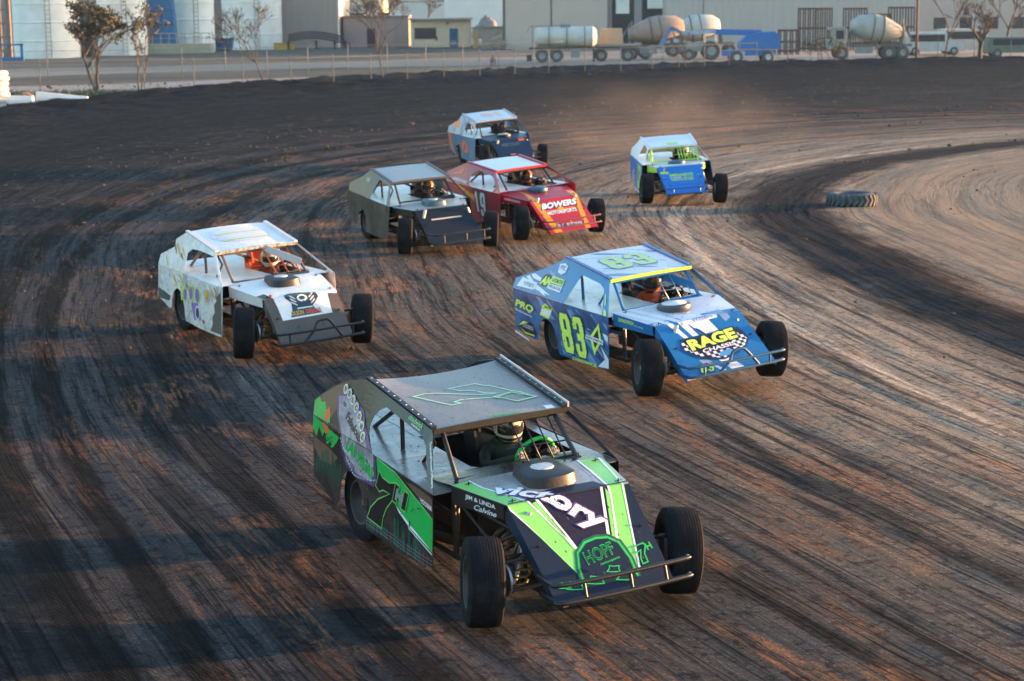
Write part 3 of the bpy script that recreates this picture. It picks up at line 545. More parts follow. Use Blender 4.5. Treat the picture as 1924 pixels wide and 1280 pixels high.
# --- tan hangar, open bay, long grey shed
e, w = block('hangar', 'huge tan panelled hangar behind the tank trailer', 'hangar', 946, 1141, 190, 12, 20, TANC)
mb = MB(); xs_ = X_(1036, 190) - X_((946 + 1141) / 2, 190); mb.box(xs_ - .07, xs_ + .07, -.05, 0, 0, 12); mb.box(-w / 2 - .05, -w / 2 + .2, -.06, 0, 0, 12); mb.build('panel_joint', simple((.14, .12, .11), .7, 'joint'), e)
e, w = block('workshop_bay', 'grey workshop with two open bays painted as dark panels beside the hangar', 'workshop', 1141, 1252, 191, 12, 16, simple((.33, .30, .29), .8, 'bay_wall', (.29, .27, .26), .6))
c = X_((1141 + 1252) / 2, 191)
for (ua, ub, pa, pb) in ((1150, 1191, 1157, 1182), (1206, 1250, 1216, 1248)):
    d = MB().box(X_(ua, 191) - c, X_(ub, 191) - c, -.06, 0, 0, 11).build('dark_bay_panel', DARKM, e); MB().box(X_(pa, 191) - c, X_(pb, 191) - c, -.10, -.06, Z_(27 if ua < 1200 else 18, 191), 10).build('roller_door', WHITEP, d)  # dark panel on the wall, painted for the bay's unlit inside
e, w = block('long_shed', 'long grey corrugated shed filling the right of the background', 'shed', 1252, 1722, 186, 12, 18, GREYC)
mb = MB(); c = X_((1252 + 1722) / 2, 186); mb.box(X_(1321, 186) - c - .05, X_(1321, 186) - c + .05, -.05, 0, 0, 12); mb.build('downpipe', GALV, e)
e, w = block('pale_annex', 'pale annex beyond the bare trees at the right edge', 'building', 1722, 2050, 230, 9, 14, simple((.40, .36, .32), .8, 'annex', (.34, .31, .28), .4))
for i in range(6): x = -w / 2 + 2 + i * 3.2; MB().box(x, x + 1.5, -.05, 0, 1.0, 2.4).build('window', GLS, e)
# --- poles
def pole(u, Y, H, r, label, m, name='utility_pole', arm=True):
    X = X_(u, Y); e = thing(name, label, 'pole', X, Y); MB().tube([(0, 0, 0), (0, 0, H)], r, r1=r * .7).build('pole', m, e, True)
    if arm: MB().box(-1, 1, -.06, .06, H - .6, H - .45).build('crossarm', m, e)
pole(1722, 141, 9, .11, 'brown utility pole in front of the right end of the grey shed', simple((.16, .11, .09), .9, 'pole_wood'))
pole(714, 260, 9, .16, 'pale utility pole far behind the pinkish store', simple((.55, .48, .38), .8, 'pale_pole'))
# --- chain-link fences
def fence(pts, H, step, label, m):
    P = [Vector((x, y, gz(x, y))) for x, y in pts]; e = tag(empty('chain_link_fence', P[0]), label, 'fence'); o = P[0]; L_ = [0.]
    for a, b in zip(P, P[1:]): L_.append(L_[-1] + (b - a).length)
    def pt(s):
        i = max(0, min(len(P) - 2, int(np.searchsorted(L_, s) - 1))); t = (s - L_[i]) / (L_[i + 1] - L_[i]); return P[i].lerp(P[i + 1], t) - o
    n = int(L_[-1] / step)
    for i in range(n + 1):
        q = pt(i * step); mb = MB().tube([q, q + Vector((0, 0, H))], .027, 0, 8); mb.tube([q + Vector((0, 0, H)), q + Vector((0, -.12, H + .16))], .02, 0, 6); mb.build('post', m, e, True)
    r = MB(); T_ = L_[-1] - .05
    ks = [pt(T_ * i / 60) for i in range(61)]; r.tube([k + Vector((0, 0, H - .04)) for k in ks], .014, 0, 6); r.build('top_rail', m, e, True)
    mb = MB(); st = .22; k = 0; s = 0.
    while s < T_ - H:
        a, b = pt(s), pt(min(T_, s + H - .1)); up = Vector((0, 0, H - .1)); w = .0035
        for p, q in ((a, b + up), (a + up, b)): d = (q - p).normalized(); nn = Vector((0, 1, 0)).cross(d) * w; mb.add([p - nn, p + nn, q + nn, q - nn], [(0, 1, 2, 3)])
        s += st
    mb.build('wire_mesh', m, e)
fence([(-36, 98.5), (-20.7, 100.7), (-11, 105), (-5.8, 110), (2.6, 117), (8.4, 120.5), (16, 128.5), (30, 137), (52, 139)], 1.75, 2.75, 'near chain-link fence with grey posts along the outside of the track', simple((.085, .11, .12), .8, 'fence_steel', (.06, .08, .09), 4))
fence([(-44, 118), (-33, 121.5), (-20, 125), (-6, 131.5), (4, 137)], 1.85, 2.9, 'second chain-link fence behind the near one, on the left', simple((.15, .165, .17), .7, 'old_galv', (.11, .12, .125)))
# --- trees
def tree(u, vb, Y, H, label, seed, spread=.5, lean=0., leaves=0, name='bare_tree', stems=1, twig=.008, levels=5, trunk_r=.09, first=.35, size=(.05, .10), cat='tree'):
    rnd = random.Random(seed); X = X_(u, Y); e = thing(name, label, cat, X, Y, 'trees and shrubs beyond the track'); tr = MB(); cr = MB(); tips = []
    def grow(p, d, L_, r, lv):
        n = 3; pts = [p]; q = p.copy(); dd = d.copy()
        for i in range(n):
            dd = (dd + Vector((rnd.uniform(-1, 1), rnd.uniform(-1, 1), rnd.uniform(-.5, .8))) * .16).normalized(); q = q + dd * L_ / n; pts.append(q.copy())
        (tr if lv <= 1 else cr).tube(pts, r, 0 if lv <= 1 else 0, 6 if lv < 3 else 4, r1=r * .62, cap=False)
        if lv >= levels: tips.extend(pts[1:]); return
        if lv >= levels - 1: tips.extend(pts[1:])
        for k in range(rnd.choice((2, 3, 3)) if lv else rnd.choice((3, 4))):
            a = rnd.uniform(0, 6.28); s = rnd.uniform(spread * .6, spread * 1.35); nd = (dd + Vector((math.cos(a) * s, math.sin(a) * s, rnd.uniform(-.15, .3)))).normalized()
            grow(pts[rnd.choice((-1, -1, -2))], nd, L_ * rnd.uniform(.58, .82), max(r * .58, twig), lv + 1)
    for k in range(stems):
        a = rnd.uniform(0, 6.28); d = Vector((lean + (.28 * (k - (stems - 1) / 2) if stems > 1 else 0), rnd.uniform(-.1, .1), 1)).normalized(); grow(Vector((.12 * k, 0, -.05)), d, H * first, trunk_r, 0)
    tr.build('trunk', BARK, e, True); 
    if leaves:
        for i in range(leaves):
            t = rnd.choice(tips) + Vector((rnd.gauss(0, .09), rnd.gauss(0, .09), rnd.gauss(-.03, .09))); s = rnd.uniform(*size); a = Vector((rnd.uniform(-1, 1), rnd.uniform(-1, 1), rnd.uniform(-1.2, .2))).normalized(); b = a.cross(Vector((rnd.uniform(-1, 1), rnd.uniform(-1, 1), rnd.uniform(-1, 1)))).normalized() * .45
            cr.add([t, t + (a * .5 + b) * s, t + a * s * 1.2, t + (a * .5 - b) * s], [(0, 1, 2, 3)], 1)
    cr.build('crown', [BARK, LEAF], e)
tree(176, 170, 103.5, 6.6, 'leafy dark tree with two bending trunks in front of the white silos', 11, .85, -.34, 3600, 'leafy_tree', 2, levels=5, trunk_r=.10, size=(.10, .18), first=.30)
tree(257, 170, 104, 4.4, 'slim tree with a sparse leafy top right of the big leafy tree', 5, .45, -.03, 500, 'leafy_tree', 2, levels=4, trunk_r=.05, size=(.08, .13), first=.38)
tree(497, 165, 107, 4.8, 'leaning bare tree in front of the widest white silo', 8, .62, -.20, 160, levels=6, trunk_r=.055, twig=.011, first=.34, size=(.06, .10))
tree(722, 160, 111, 5.0, 'leaning bare tree with a wide twiggy crown left of the office', 21, .62, -.30, 60, levels=6, trunk_r=.055, twig=.011, first=.36, size=(.05, .08))
tree(1290, 133, 124, 2.6, 'thin leaning sapling in front of the blue boom lift', 14, .45, -.12, 0, levels=3, trunk_r=.045, first=.5)
tree(1530, 124, 131, 2.2, 'small twiggy sapling left of the olive bush', 3, .5, -.2, 0, levels=4, trunk_r=.03, first=.42)
tree(1556, 122, 131, 2.3, 'low olive bush with many stems below the brown frames', 31, .55, 0, 420, 'bush', 4, levels=4, trunk_r=.03, first=.34, size=(.06, .11), cat='bush')
tree(1775, 115, 136, 8., 'bare tree with thin upright branches right of the utility pole', 17, .42, -.05, 0, levels=6, trunk_r=.07, twig=.011, first=.32)
tree(1842, 116, 135, 8.6, 'largest bare tree, with a thick forked trunk, near the right edge', 42, .68, 0, 0, levels=7, trunk_r=.20, twig=.014, first=.18)
for i, (u, Y, H, lb) in enumerate([(655, 340, 9, 'hazy bare tree behind the brown container'), (690, 360, 8, 'hazy bare tree over the low pinkish store'), (735, 345, 7, 'hazy bare tree just right of the pale pole'), (800, 300, 7, 'hazy bare tree over the tan office roof'), (820, 410, 9, 'farthest hazy bare tree above the office'), (1890, 190, 8, 'bare tree in front of the pale annex')]):
    tree(u, 0, Y, H, lb, 60 + i, .5, 0, 0, levels=5, trunk_r=.16, twig=.03, first=.3)
# verge scrub
def scrub():
    rnd = random.Random(9); mb = MB()
    for i in range(2600):
        u = rnd.uniform(-60, 1500); t = u / 1900; X = lerp(-30, 26, u / 1500) ; Y = float(np.interp(X, [-36, -20, -11, -5.8, 2.6, 8.4, 16, 30], [97, 99.5, 104, 109, 116, 119.5, 127, 136])) + rnd.gauss(0, 1.3); X += rnd.uniform(-1, 1); z = gz(X, Y)
        for k in range(3):
            a = rnd.uniform(0, 6.28); h = rnd.uniform(.08, .30); w = rnd.uniform(.02, .06); dx, dy = math.cos(a) * h * .5, math.sin(a) * h * .5; mb.add([(X - w, Y, z), (X + w, Y, z), (X + dx, Y + dy, z + h)], [(0, 1, 2)], rnd.choice((0, 0, 1)))
    o = mb.build('verge_grass', [simple((.09, .10, .045), .9, 'green_scrub', (.06, .08, .04)), simple((.22, .17, .10), .9, 'dry_scrub', (.16, .12, .07))]); o['kind'] = 'stuff'; tag(o, 'sparse green and dry scrub along the foot of the near fence', 'scrub')
scrub()
# --- white tyres and barriers at the left edge
X, Y = X_(-6, 86), 86.; zb = .30
for i in range(6):
    lb = ['white tyre at the bottom of the stack at the left edge', 'second white tyre from the bottom of the left stack', 'third white tyre from the bottom of the left stack', 'fourth white tyre from the bottom of the left stack', 'fifth white tyre from the bottom of the left stack', 'white tyre on top of the stack at the left edge'][i]
    mb = MB(); mb.lathe([(.20, .02), (.30, .0), (.40, .02), (.445, .07), (.445, .17), (.40, .22), (.30, .24), (.20, .22), (.19, .12)], 30, 0, None, 'z', True)
    tag(mb.build('painted_tyre', simple((.74, .70, .66), .7, 'white_tyre_paint', (.62, .58, .54), 4), None, True, loc=(X + .03 * math.sin(i * 2), Y, zb + .24 * i)), lb, 'tyre', 'white tyres stacked at the left edge')
def barrier(u0, u1, Y, h0, h1, label, z):
    xa, xb = X_(u0, Y), X_(u1, Y); L_ = xb - xa; V = []
    for x, h in ((0, h0), (L_, h1)): V += [(x, -.22, 0), (x, -.20, h * .4), (x, -.10, h), (x, .10, h), (x, .20, h * .4), (x, .22, 0)]
    F = [(i, (i + 1) % 6, 6 + (i + 1) % 6, 6 + i) for i in range(6)] + [(5, 4, 3, 2, 1, 0), (6, 7, 8, 9, 10, 11)]; o = link_mesh('concrete_barrier', V, F, simple((.76, .70, .66), .7, 'white_barrier', (.66, .61, .57), 3), loc=(xa, Y, z)); tag(o, label, 'barrier', 'white barriers on the rim of the track')
barrier(8, 57, 86, .33, .30, 'short white barrier beside the stack of white tyres', .27); barrier(64, 160, 88.5, .40, .13, 'long white barrier tapering to the right along the rim', .27)
# --- infield tyre
X, Y = X_(1600, 41.5), 41.6; X = at(1600, 388, 41.6)[0]
e = tag(empty('track_marker', (X, Y, .02)), 'big dark tractor tyre lying on the pale infield dirt', 'track marker'); e.scale = (1, 1, .8); mb = MB(); r = .54
mb.lathe([(.30, .03), (.42, .0), (r - .05, .02), (r, .08), (r, .28), (r - .05, .34), (.42, .36), (.30, .33), (.28, .18)], 40, 0, None, 'z', True); mb.build('carcass', RUBBER0 if 'RUBBER0' in globals() else simple((.035, .045, .05), .8, 'old_rubber', (.06, .075, .085), 7), e, True)
mb = MB()
for i in range(26):
    a = 2 * math.pi * i / 26; 
    for sgn in (0, 1):
        a2 = a + .12 * sgn; z0, z1 = (.02, .18) if sgn == 0 else (.18, .34); c0, c1 = (a, a + .16) if sgn == 0 else (a + .16, a + .02)
        p = Vector((math.cos(c0) * (r + .01), math.sin(c0) * (r + .01), z0)); q = Vector((math.cos(c1) * (r + .01), math.sin(c1) * (r + .01), z1)); mb.bar(p, q, .05, .045, 0, up=(math.cos(a), math.sin(a), 0))
mb.build('tread', simple((.045, .06, .07), .8, 'old_rubber2', (.08, .095, .10), 7), e)
# --- yard machines
def wheelset(e, xs, ys, r, w, name='wheel', rim=None):
    for x in xs:
        for y in ys:
            o = MB().lathe([(r * .5, -w / 2), (r * .9, -w / 2), (r, -w * .35), (r, w * .35), (r * .9, w / 2), (r * .5, w / 2)], 24, 0, None, 'y', True).build(name, simple((.05, .055, .06), .9, 'truck_rubber', (.10, .10, .095), 3), e, True, loc=(x, y, r)); MB().lathe([(r * .52, -w * .4), (r * .45, -w * .3), (r * .2, -w * .42), (0, -w * .42)], 18, 0).build('rim', rim or simple((.30, .32, .31), .6, 'truck_rim'), o, True)
Y = 147.
def tanktrailer():
    e = thing('tank_trailer', 'pale tank trailer parked in front of the tan hangar', 'trailer', X_(1060, Y), Y, 'trucks and trailers parked in the yard'); mb = MB(); m = simple((.52, .51, .44), .5, 'cream_tank', (.40, .40, .36), 1.5)
    L_ = X_(1125, Y) - X_(1008, Y); mb.lathe([(0, -L_ / 2), (.45, -L_ / 2), (.74, -L_ / 2 + .25), (.80, L_ / 2 - .3), (.5, L_ / 2), (0, L_ / 2)], 28, 0, Matrix.Translation((.1, 0, 1.95)), 'x'); mb.build('tank', m, e, True, autosm=45)
    for x_ in (-1.3, .1, 1.5): MB().lathe([(.80, -.05), (.835, -.04), (.835, .04), (.80, .05)], 28, 0, Matrix.Translation((x_ + .1, 0, 1.95)), 'x').build('band', GALV, e, True, autosm=40)
    lb_ = MB(); lb_.tube([(-L_ / 2 - .05, -.2, 1.1), (-L_ / 2 - .05, -.2, 2.9)], .03); lb_.tube([(-L_ / 2 - .05, .2, 1.1), (-L_ / 2 - .05, .2, 2.9)], .03)
    for i_ in range(6): lb_.tube([(-L_ / 2 - .05, -.2, 1.3 + i_ * .28), (-L_ / 2 - .05, .2, 1.3 + i_ * .28)], .022)
    lb_.tube([(-.3, 0, 2.72), (.5, 0, 2.72)], .26, 0, 14); lb_.build('ladder', GALV, e)
    mb = MB(); mb.tube([(-L_ / 2 - .5, -.3, 2.3), (-L_ / 2 - .2, -.3, 2.78), (.1, -.3, 2.85)], .03); mb.tube([(-L_ / 2 - .5, .3, 2.3), (-L_ / 2 - .2, .3, 2.78), (.1, .3, 2.85)], .03); mb.build('walkway_rail', GALV, e)
    mb = MB(); mb.box(-L_ / 2 - .3, L_ / 2 + .3, -.45, -.35, 1.0, 1.15); mb.box(-L_ / 2 - .3, L_ / 2 + .3, .35, .45, 1.0, 1.15); mb.box(-L_ / 2 - .5, -L_ / 2 - .1, -.8, -.6, .1, .6)
    mb.build('chassis', DARKM, e); mb = MB().box(.5, 1.2, -.9, -.4, .35, 1.0); mb.build('tool_box', GALV, e); MB().box(L_ / 2 - .2, L_ / 2 - .05, -.1, .1, 0, 1.).build('landing_leg', DARKM, e); wheelset(e, (-L_ / 2 + .7, -L_ / 2 + 1.85), (-.8, .8), .52, .35)
tanktrailer()
def mixer(u, Y, label, drum, flip=1, dl=2.1, cabc=None, cab=True, rz=0.):
    e = thing('mixer_truck', label, 'mixer truck', X_(u, Y), Y, 'trucks and trailers parked in the yard', rz); s = flip
    M_ = Matrix.Translation((-.2 * s, 0, 2.35)) @ Matrix.Rotation(R(-9 * s), 4, 'Y'); MB().lathe([(0, -dl * s), (.45, -dl * s), (.62, -dl * .85 * s), (1.08, -dl * .2 * s), (1.12, dl * .15 * s), (.85, dl * .75 * s), (.4, dl * s), (0, dl * s)], 30, 0, M_, 'x').build('drum', drum, e, True, autosm=50)
    for x_ in (-.45, .35): MB().lathe([(1.02, -.05), (1.15, -.04), (1.15, .04), (1.02, .05)], 28, 0, M_ @ Matrix.Translation((x_ * s, 0, 0)), 'x').build('drum_band', simple((.16, .13, .12), .8, 'grimy_band'), e, True, autosm=40)
    lb_ = MB()
    for y_ in (-.75, -.45): lb_.tube([(-2.5 * s, y_, .9), (-2.2 * s, y_, 3.1)], .03)
    for i_ in range(7): lb_.tube([((-2.5 + .04 * i_) * s, -.75, 1. + i_ * .3), ((-2.5 + .04 * i_) * s, -.45, 1. + i_ * .3)], .022)
    lb_.build('ladder', GALV, e)
    mb = MB(); mb.box(-3, 3, -.45, -.33, .95, 1.15); mb.box(-3, 3, .33, .45, .95, 1.15); mb.bar((-2.2 * s, 0, 1.1), (-2.4 * s, 0, 2.4), .6, .2); mb.bar((1.9 * s, 0, 1.1), (1.8 * s, 0, 2.1), .7, .25); mb.bar((-2.3 * s, 0, 2.9), (-3.1 * s, 0, 1.4), .4, .08); mb.build('chassis', simple((.16, .14, .13), .8, 'grimy_chassis', (.10, .10, .10), 3), e)
    if cab: mb = MB(); mb.box(min(2.3 * s, 3.5 * s), max(2.3 * s, 3.5 * s), -1.05, 1.05, .8, 2.5); c_ = mb.build('cab', cabc or WHITEP, e); MB().box(min(2.5 * s, 3.1 * s), max(2.5 * s, 3.1 * s), -1.08, -1.05, 1.6, 2.25).build('side_window', GLS, c_); MB().box(3.5 * s - .02, 3.5 * s + .02, -.9, .9, 1.55, 2.3).build('windscreen', GLS, c_)
    wheelset(e, (-2.2 * s, -1.1 * s, 2.6 * s), (-.9, .9), .52, .35); mb = MB(); mb.box(-1.6, -.2, -1.1, -.95, .45, .95); mb.build('side_tank', GALV, e); return e
mixer(1237, 153, 'mixer truck with a dusty brown drum behind the blue boom lift', simple((.30, .24, .20), .9, 'dusty_drum', (.22, .18, .155), 2.5), 1, 2.3, cab=False)
mixer(1312, 158, 'mixer truck with a pale grey drum right of the brown drum', simple((.44, .45, .39), .6, 'pale_drum', (.36, .37, .33), 1.5), 1, 2.0, cab=False)
mixer(1640, 148, 'pale cream mixer truck under the brown frames at the right', simple((.36, .35, .31), .7, 'cream_drum', (.27, .26, .24), 1.5), -1, 2.0, cabc=simple((.30, .30, .26), .7, 'cream_cab'))
Y = 149.; e = thing('flatbed_trailer', 'flatbed with a tall orange-tan crate right of the tank trailer', 'trailer', X_(1150, Y), Y, 'trucks and trailers parked in the yard'); MB().box(-1.6, 2.2, -1, 1, 1.15, 1.32).build('bed', GALV, e); V = [(-1.15, -.8, 1.33), (.85, -.8, 1.33), (.75, -.8, 2.55), (-.85, -.8, 2.55)]; V += [(x, .8, z) for x, y, z in V]; MB().add(V, [(0, 1, 2, 3), (7, 6, 5, 4), (0, 4, 5, 1), (1, 5, 6, 2), (2, 6, 7, 3), (3, 7, 4, 0)]).build('crate', simple((.50, .33, .20), .8, 'orange_tan_crate', (.42, .28, .18), 2), e); MB().box(-1.5, 2.1, -.4, .4, .95, 1.15).build('chassis', DARKM, e); wheelset(e, (1.2, -.9), (-.85, .85), .5, .35)
def boomlift():
    Y = 143.; e = thing('boom_lift', 'blue telescopic boom lift parked in the middle of the yard', 'boom lift', X_(1410, Y), Y); k = Y / 3483; f = lambda u, v: ((u - 1410) * k, 0, Z_(v, Y, u)); BL = simple((.025, .15, .42), .4, 'lift_blue', (.02, .12, .33), 2); LB = simple((.35, .42, .60), .5, 'lift_pale')
    mb = MB(); V = []; pr = [f(1388, 90), f(1462, 90), f(1462, 66), f(1452, 57), f(1425, 58), f(1400, 66), f(1389, 76)]
    V = [(x, -.9, z) for x, y, z in pr] + [(x, .9, z) for x, y, z in pr]; n = len(pr); mb.add(V, [tuple(range(n)), tuple(range(2 * n - 1, n - 1, -1))] + [(i, n + i, n + (i + 1) % n, (i + 1) % n) for i in range(n)]); mb.build('turntable_housing', BL, e)
    mb = MB(); a, b = f(1430, 60), f(1345, 58); c_ = f(1282, 60); mb.bar((a[0], 0, a[2]), (b[0], 0, b[2]), .5, .42, 0); mb.build('boom', BL, e); MB().bar((b[0], 0, b[2]), (c_[0], 0, c_[2]), .36, .26, 0).build('boom_extension', LB, e)
    mb = MB(); p, q, r_ = f(1282, 60), f(1262, 50), f(1243, 84); mb.bar(p, q, .25, .25); mb.bar(q, r_, .25, .3); mb.bar((q[0] + .1, 0, q[2]), (r_[0] + 1.1, 0, r_[2] - .3 + .8), .12, .1); mb.build('jib', simple((.12, .22, .38), .5, 'jib_blue'), e)
    mb = MB(); x, _, z = f(1236, 84)
    for dx in (-.5, .5):
        for dy in (-.8, .8): mb.tube([(x + dx, dy, z - 1.0), (x + dx, dy, z)], .03)
    for zz in (z, z - .5, z - 1.0): mb.tube([(x - .5, -.8, zz), (x + .5, -.8, zz), (x + .5, .8, zz), (x - .5, .8, zz), (x - .5, -.8, zz)], .03)
    mb.box(x - .5, x + .5, -.8, .8, z - 1.06, z - 1.0); mb.build('basket', GALV, e)
    mb = MB(); p, q = f(1358, 107), f(1455, 97); mb.box(p[0], q[0], -.8, .8, .55, .95); mb.build('chassis', BL, e); wheelset(e, (f(1382, 0)[0], f(1440, 0)[0]), (-.95, .95), .47, .38, rim=simple((.62, .62, .60), .5, 'white_rim'))
    MB().box(p[0] + .9, p[0] + 1.6, -.98, -.8, .5, .9).build('step', simple((.5, .5, .5), .5, 'grey_step'), e)
boomlift()
Y = 150.; e = thing('tractor', 'old grey-green tractor half hidden behind the boom lift', 'tractor', X_(1315, Y), Y); GG = simple((.28, .31, .26), .7, 'grey_green', (.22, .25, .21), 3); MB().box(-1.2, .3, -.35, .35, .7, 1.35).build('bonnet', GG, e); mb = MB(); mb.box(.3, 1.3, -.5, .5, 1.3, 1.36)
for x in (.35, 1.25):
    for y in (-.45, .45): mb.tube([(x, y, 1.), (x, y, 2.35)], .04)
mb.box(.2, 1.4, -.6, .6, 2.35, 2.45); mb.build('cab_frame', GG, e); wheelset(e, (.85,), (-.7, .7), .75, .4, rim=GG); wheelset(e, (-.95,), (-.6, .6), .45, .3, 'front_wheel', rim=GG)
def rack(u0, u1, v0, v1, Y, label):
    xa, xb = X_(u0, Y), X_(u1, Y); w = xb - xa; z1, z0 = Z_(v0, Y, u0), max(0, Z_(v1, Y, u0)); e = thing('steel_rack', label, 'rack', (xa + xb) / 2, Y, 'rusty steel frames in front of the grey shed', z=0.)
    mb = MB(); n = max(3, int(w / .45)) 
    for i in range(n + 1):
        x = lerp(-w / 2, w / 2, i / n)
        for y in (0, 1.2): MB().box(x - .06, x + .06, y - .04, y + .04, 0, z1).build('upright', RUST, e)
    for z in (z1, z1 * .55, z0 if z0 > .3 else .4):
        for y in (0, 1.2): MB().box(-w / 2 - .06, w / 2 + .06, y - .052, y + .052, z - .16, z).build('beam', RUST, e)
rack(1503, 1531, 15, 90, 170, 'tall rusty frame, leftmost of the pair behind the olive bush'); rack(1536, 1562, 15, 90, 170, 'tall rusty frame, right of the pair behind the olive bush'); rack(1466, 1500, 56, 105, 160, 'low rusty rack just right of the boom lift'); rack(1588, 1627, 15, 80, 172, 'rusty frame above the cab of the cream mixer truck'); rack(1629, 1671, 26, 80, 172, 'lower rusty frame between two taller ones'); rack(1673, 1716, 13, 80, 172, 'rusty frame next to the brown utility pole')
def van(u, Y, L_, H, label, col, name='parked_van', rz=0.):
    e = thing(name, label, 'van', X_(u, Y), Y, 'vehicles parked at the right edge', rz); pr = [(-L_ / 2, .35), (L_ / 2, .35), (L_ / 2, H * .55), (L_ / 2 - .9, H * .6), (L_ / 2 - 1.5, H), (-L_ / 2 + .1, H), (-L_ / 2, H * .6)]
    n = len(pr); V = [(x, -.9, z) for x, z in pr] + [(x, .9, z) for x, z in pr]; MB().add(V, [tuple(range(n)), tuple(range(2 * n - 1, n - 1, -1))] + [(i, n + i, n + (i + 1) % n, (i + 1) % n) for i in range(n)]).build('body', col, e)
    mb = MB(); mb.box(-L_ / 2 + .4, L_ / 2 - 1.6, -.92, -.9, H * .6, H * .9); mb.build('window', GLS, e); wheelset(e, (-L_ / 2 + .8, L_ / 2 - .8), (-.8, .8), .36, .24)
van(1905, 150, 4.6, 1.6, 'dull green car at the right edge of the photo', simple((.12, .15, .12), .5, 'dull_green', (.09, .11, .09), 2), 'parked_car')
van(1818, 158, 5.0, 2.1, 'pale van behind the largest bare tree', simple((.42, .40, .37), .5, 'pale_van', (.36, .34, .31), 2))
van(1752, 155, 4.8, 1.9, 'white van right of the brown utility pole', simple((.48, .48, .46), .5, 'white_van', (.4, .4, .38), 2))
Y = 140.; e = thing('fire_hydrant', 'small red and grey hydrant by the service road', 'hydrant', X_(926, 138), 138); MB().lathe([(.16, 0), (.16, .06), (.11, .08), (.11, .55), (.15, .6), (.13, .72), (.04, .8), (0, .81)], 14, 0, None, 'z').build('body', simple((.16, .18, .20), .6, 'grey_iron'), e, True); mb = MB(); mb.lathe([(0, 0), (.07, 0), (.07, .12), (0, .12)], 10, 0, Matrix.Translation((.10, 0, .45)), 'x'); mb.lathe([(0, -.12), (.07, -.12), (.07, 0), (0, 0)], 10, 0, Matrix.Translation((-.10, 0, .45)), 'x'); mb.tube([(-.22, 0, 0), (-.05, 0, .85)], .03); mb.tube([(.22, 0, 0), (.05, 0, .85)], .035); mb.build('outlet', simple((.30, .05, .04), .6, 'red_iron'), e)
e = thing('scrap_heap_cart', 'low dark cart with a tilted lid beside the tan hangar', 'cart', X_(935, 188), 188); MB().box(-.9, .9, -.5, .5, .35, .95).build('body', simple((.28, .22, .18), .8, 'cart_brown'), e); MB().bar((-.8, 0, .95), (.5, 0, 1.5), .9, .06).build('lid', simple((.5, .4, .3), .7, 'cart_lid'), e); wheelset(e, (-.6, .6), (-.5, .5), .22, .14)
# far hills fading into the air
def hills():
    V = []; F = []; n = 90
    for i in range(n + 1):
        X = lerp(-330, 330, i / n); h = 9 + 9 * mnoise.noise(Vector((i * .13, 2, 0))) + 3 * mnoise.noise(Vector((i * .7, 5, 0))); V += [(X, 880, -2), (X, 930, max(3, h)), (X, 1100, max(3, h) + 4), (X, 1400, -2)]
    for i in range(n):
        for k in range(3): F.append((i * 4 + k, (i + 1) * 4 + k, (i + 1) * 4 + k + 1, i * 4 + k + 1))
    o = link_mesh('hills', V, F, simple((.16, .14, .11), .95, 'far_hill', (.10, .10, .08), .02), smooth=True); o['kind'] = 'structure'
hills()

# --- dust kicked up behind the bright blue car
du = bpy.data.materials.new('dust'); du.use_nodes = True; dn = du.node_tree; dn.nodes.clear(); do_ = dn.nodes.new('ShaderNodeOutputMaterial'); dv_ = dn.nodes.new('ShaderNodeVolumePrincipled'); dv_.inputs['Color'].default_value = (.85, .76, .68, 1); dn.links.new(dv_.outputs[0], do_.inputs['Volume'])
gr = dn.nodes.new('ShaderNodeTexGradient'); gr.gradient_type = 'SPHERICAL'; oc_ = coords(dn); dn.links.new(oc_, gr.inputs[0]); dn.links.new(math_(dn, 'MULTIPLY', math_(dn, 'MULTIPLY', gr.outputs['Fac'], ramp(dn, noise_(dn, oc_, 1.6, 3, .6), [(.40, (0, 0, 0)), (.70, (1, 1, 1))])), .04), dv_.inputs['Density'])
mb = MB(); mb.lathe([(math.cos(R(a)), math.sin(R(a))) for a in range(-90, 91, 15)], 20, 0, None, 'z'); o = mb.build('dust_cloud', du, None, True); o.location = (X_(1225, 58), 58, .75); o.scale = (5.5, 6, 1.9); o['kind'] = 'stuff'; tag(o, 'thin pale dust hanging behind the bright blue race car', 'dust')
bm_ = bmesh.new(); bm_.from_mesh(o.data); bmesh.ops.remove_doubles(bm_, verts=bm_.verts, dist=.002); bmesh.ops.recalc_face_normals(bm_, faces=bm_.faces); bm_.to_mesh(o.data); bm_.free()
# --- dusty evening air
hz = MB().box(-365, 365, -40, 1450, -3.2, 32).build('haze', None or DARKM); hz['kind'] = 'stuff'; hz['label'] = 'thin bluish dusty air over the whole speedway'
hm = bpy.data.materials.new('haze'); hm.use_nodes = True; hn = hm.node_tree; hn.nodes.clear(); ho = hn.nodes.new('ShaderNodeOutputMaterial'); hv = hn.nodes.new('ShaderNodeVolumePrincipled')
hv.inputs['Color'].default_value = (.45, .7, 1, 1); hv.inputs['Density'].default_value = .00012; hv.inputs['Anisotropy'].default_value = .0; hn.links.new(hv.outputs[0], ho.inputs['Volume']); hz.data.materials.clear(); hz.data.materials.append(hm)
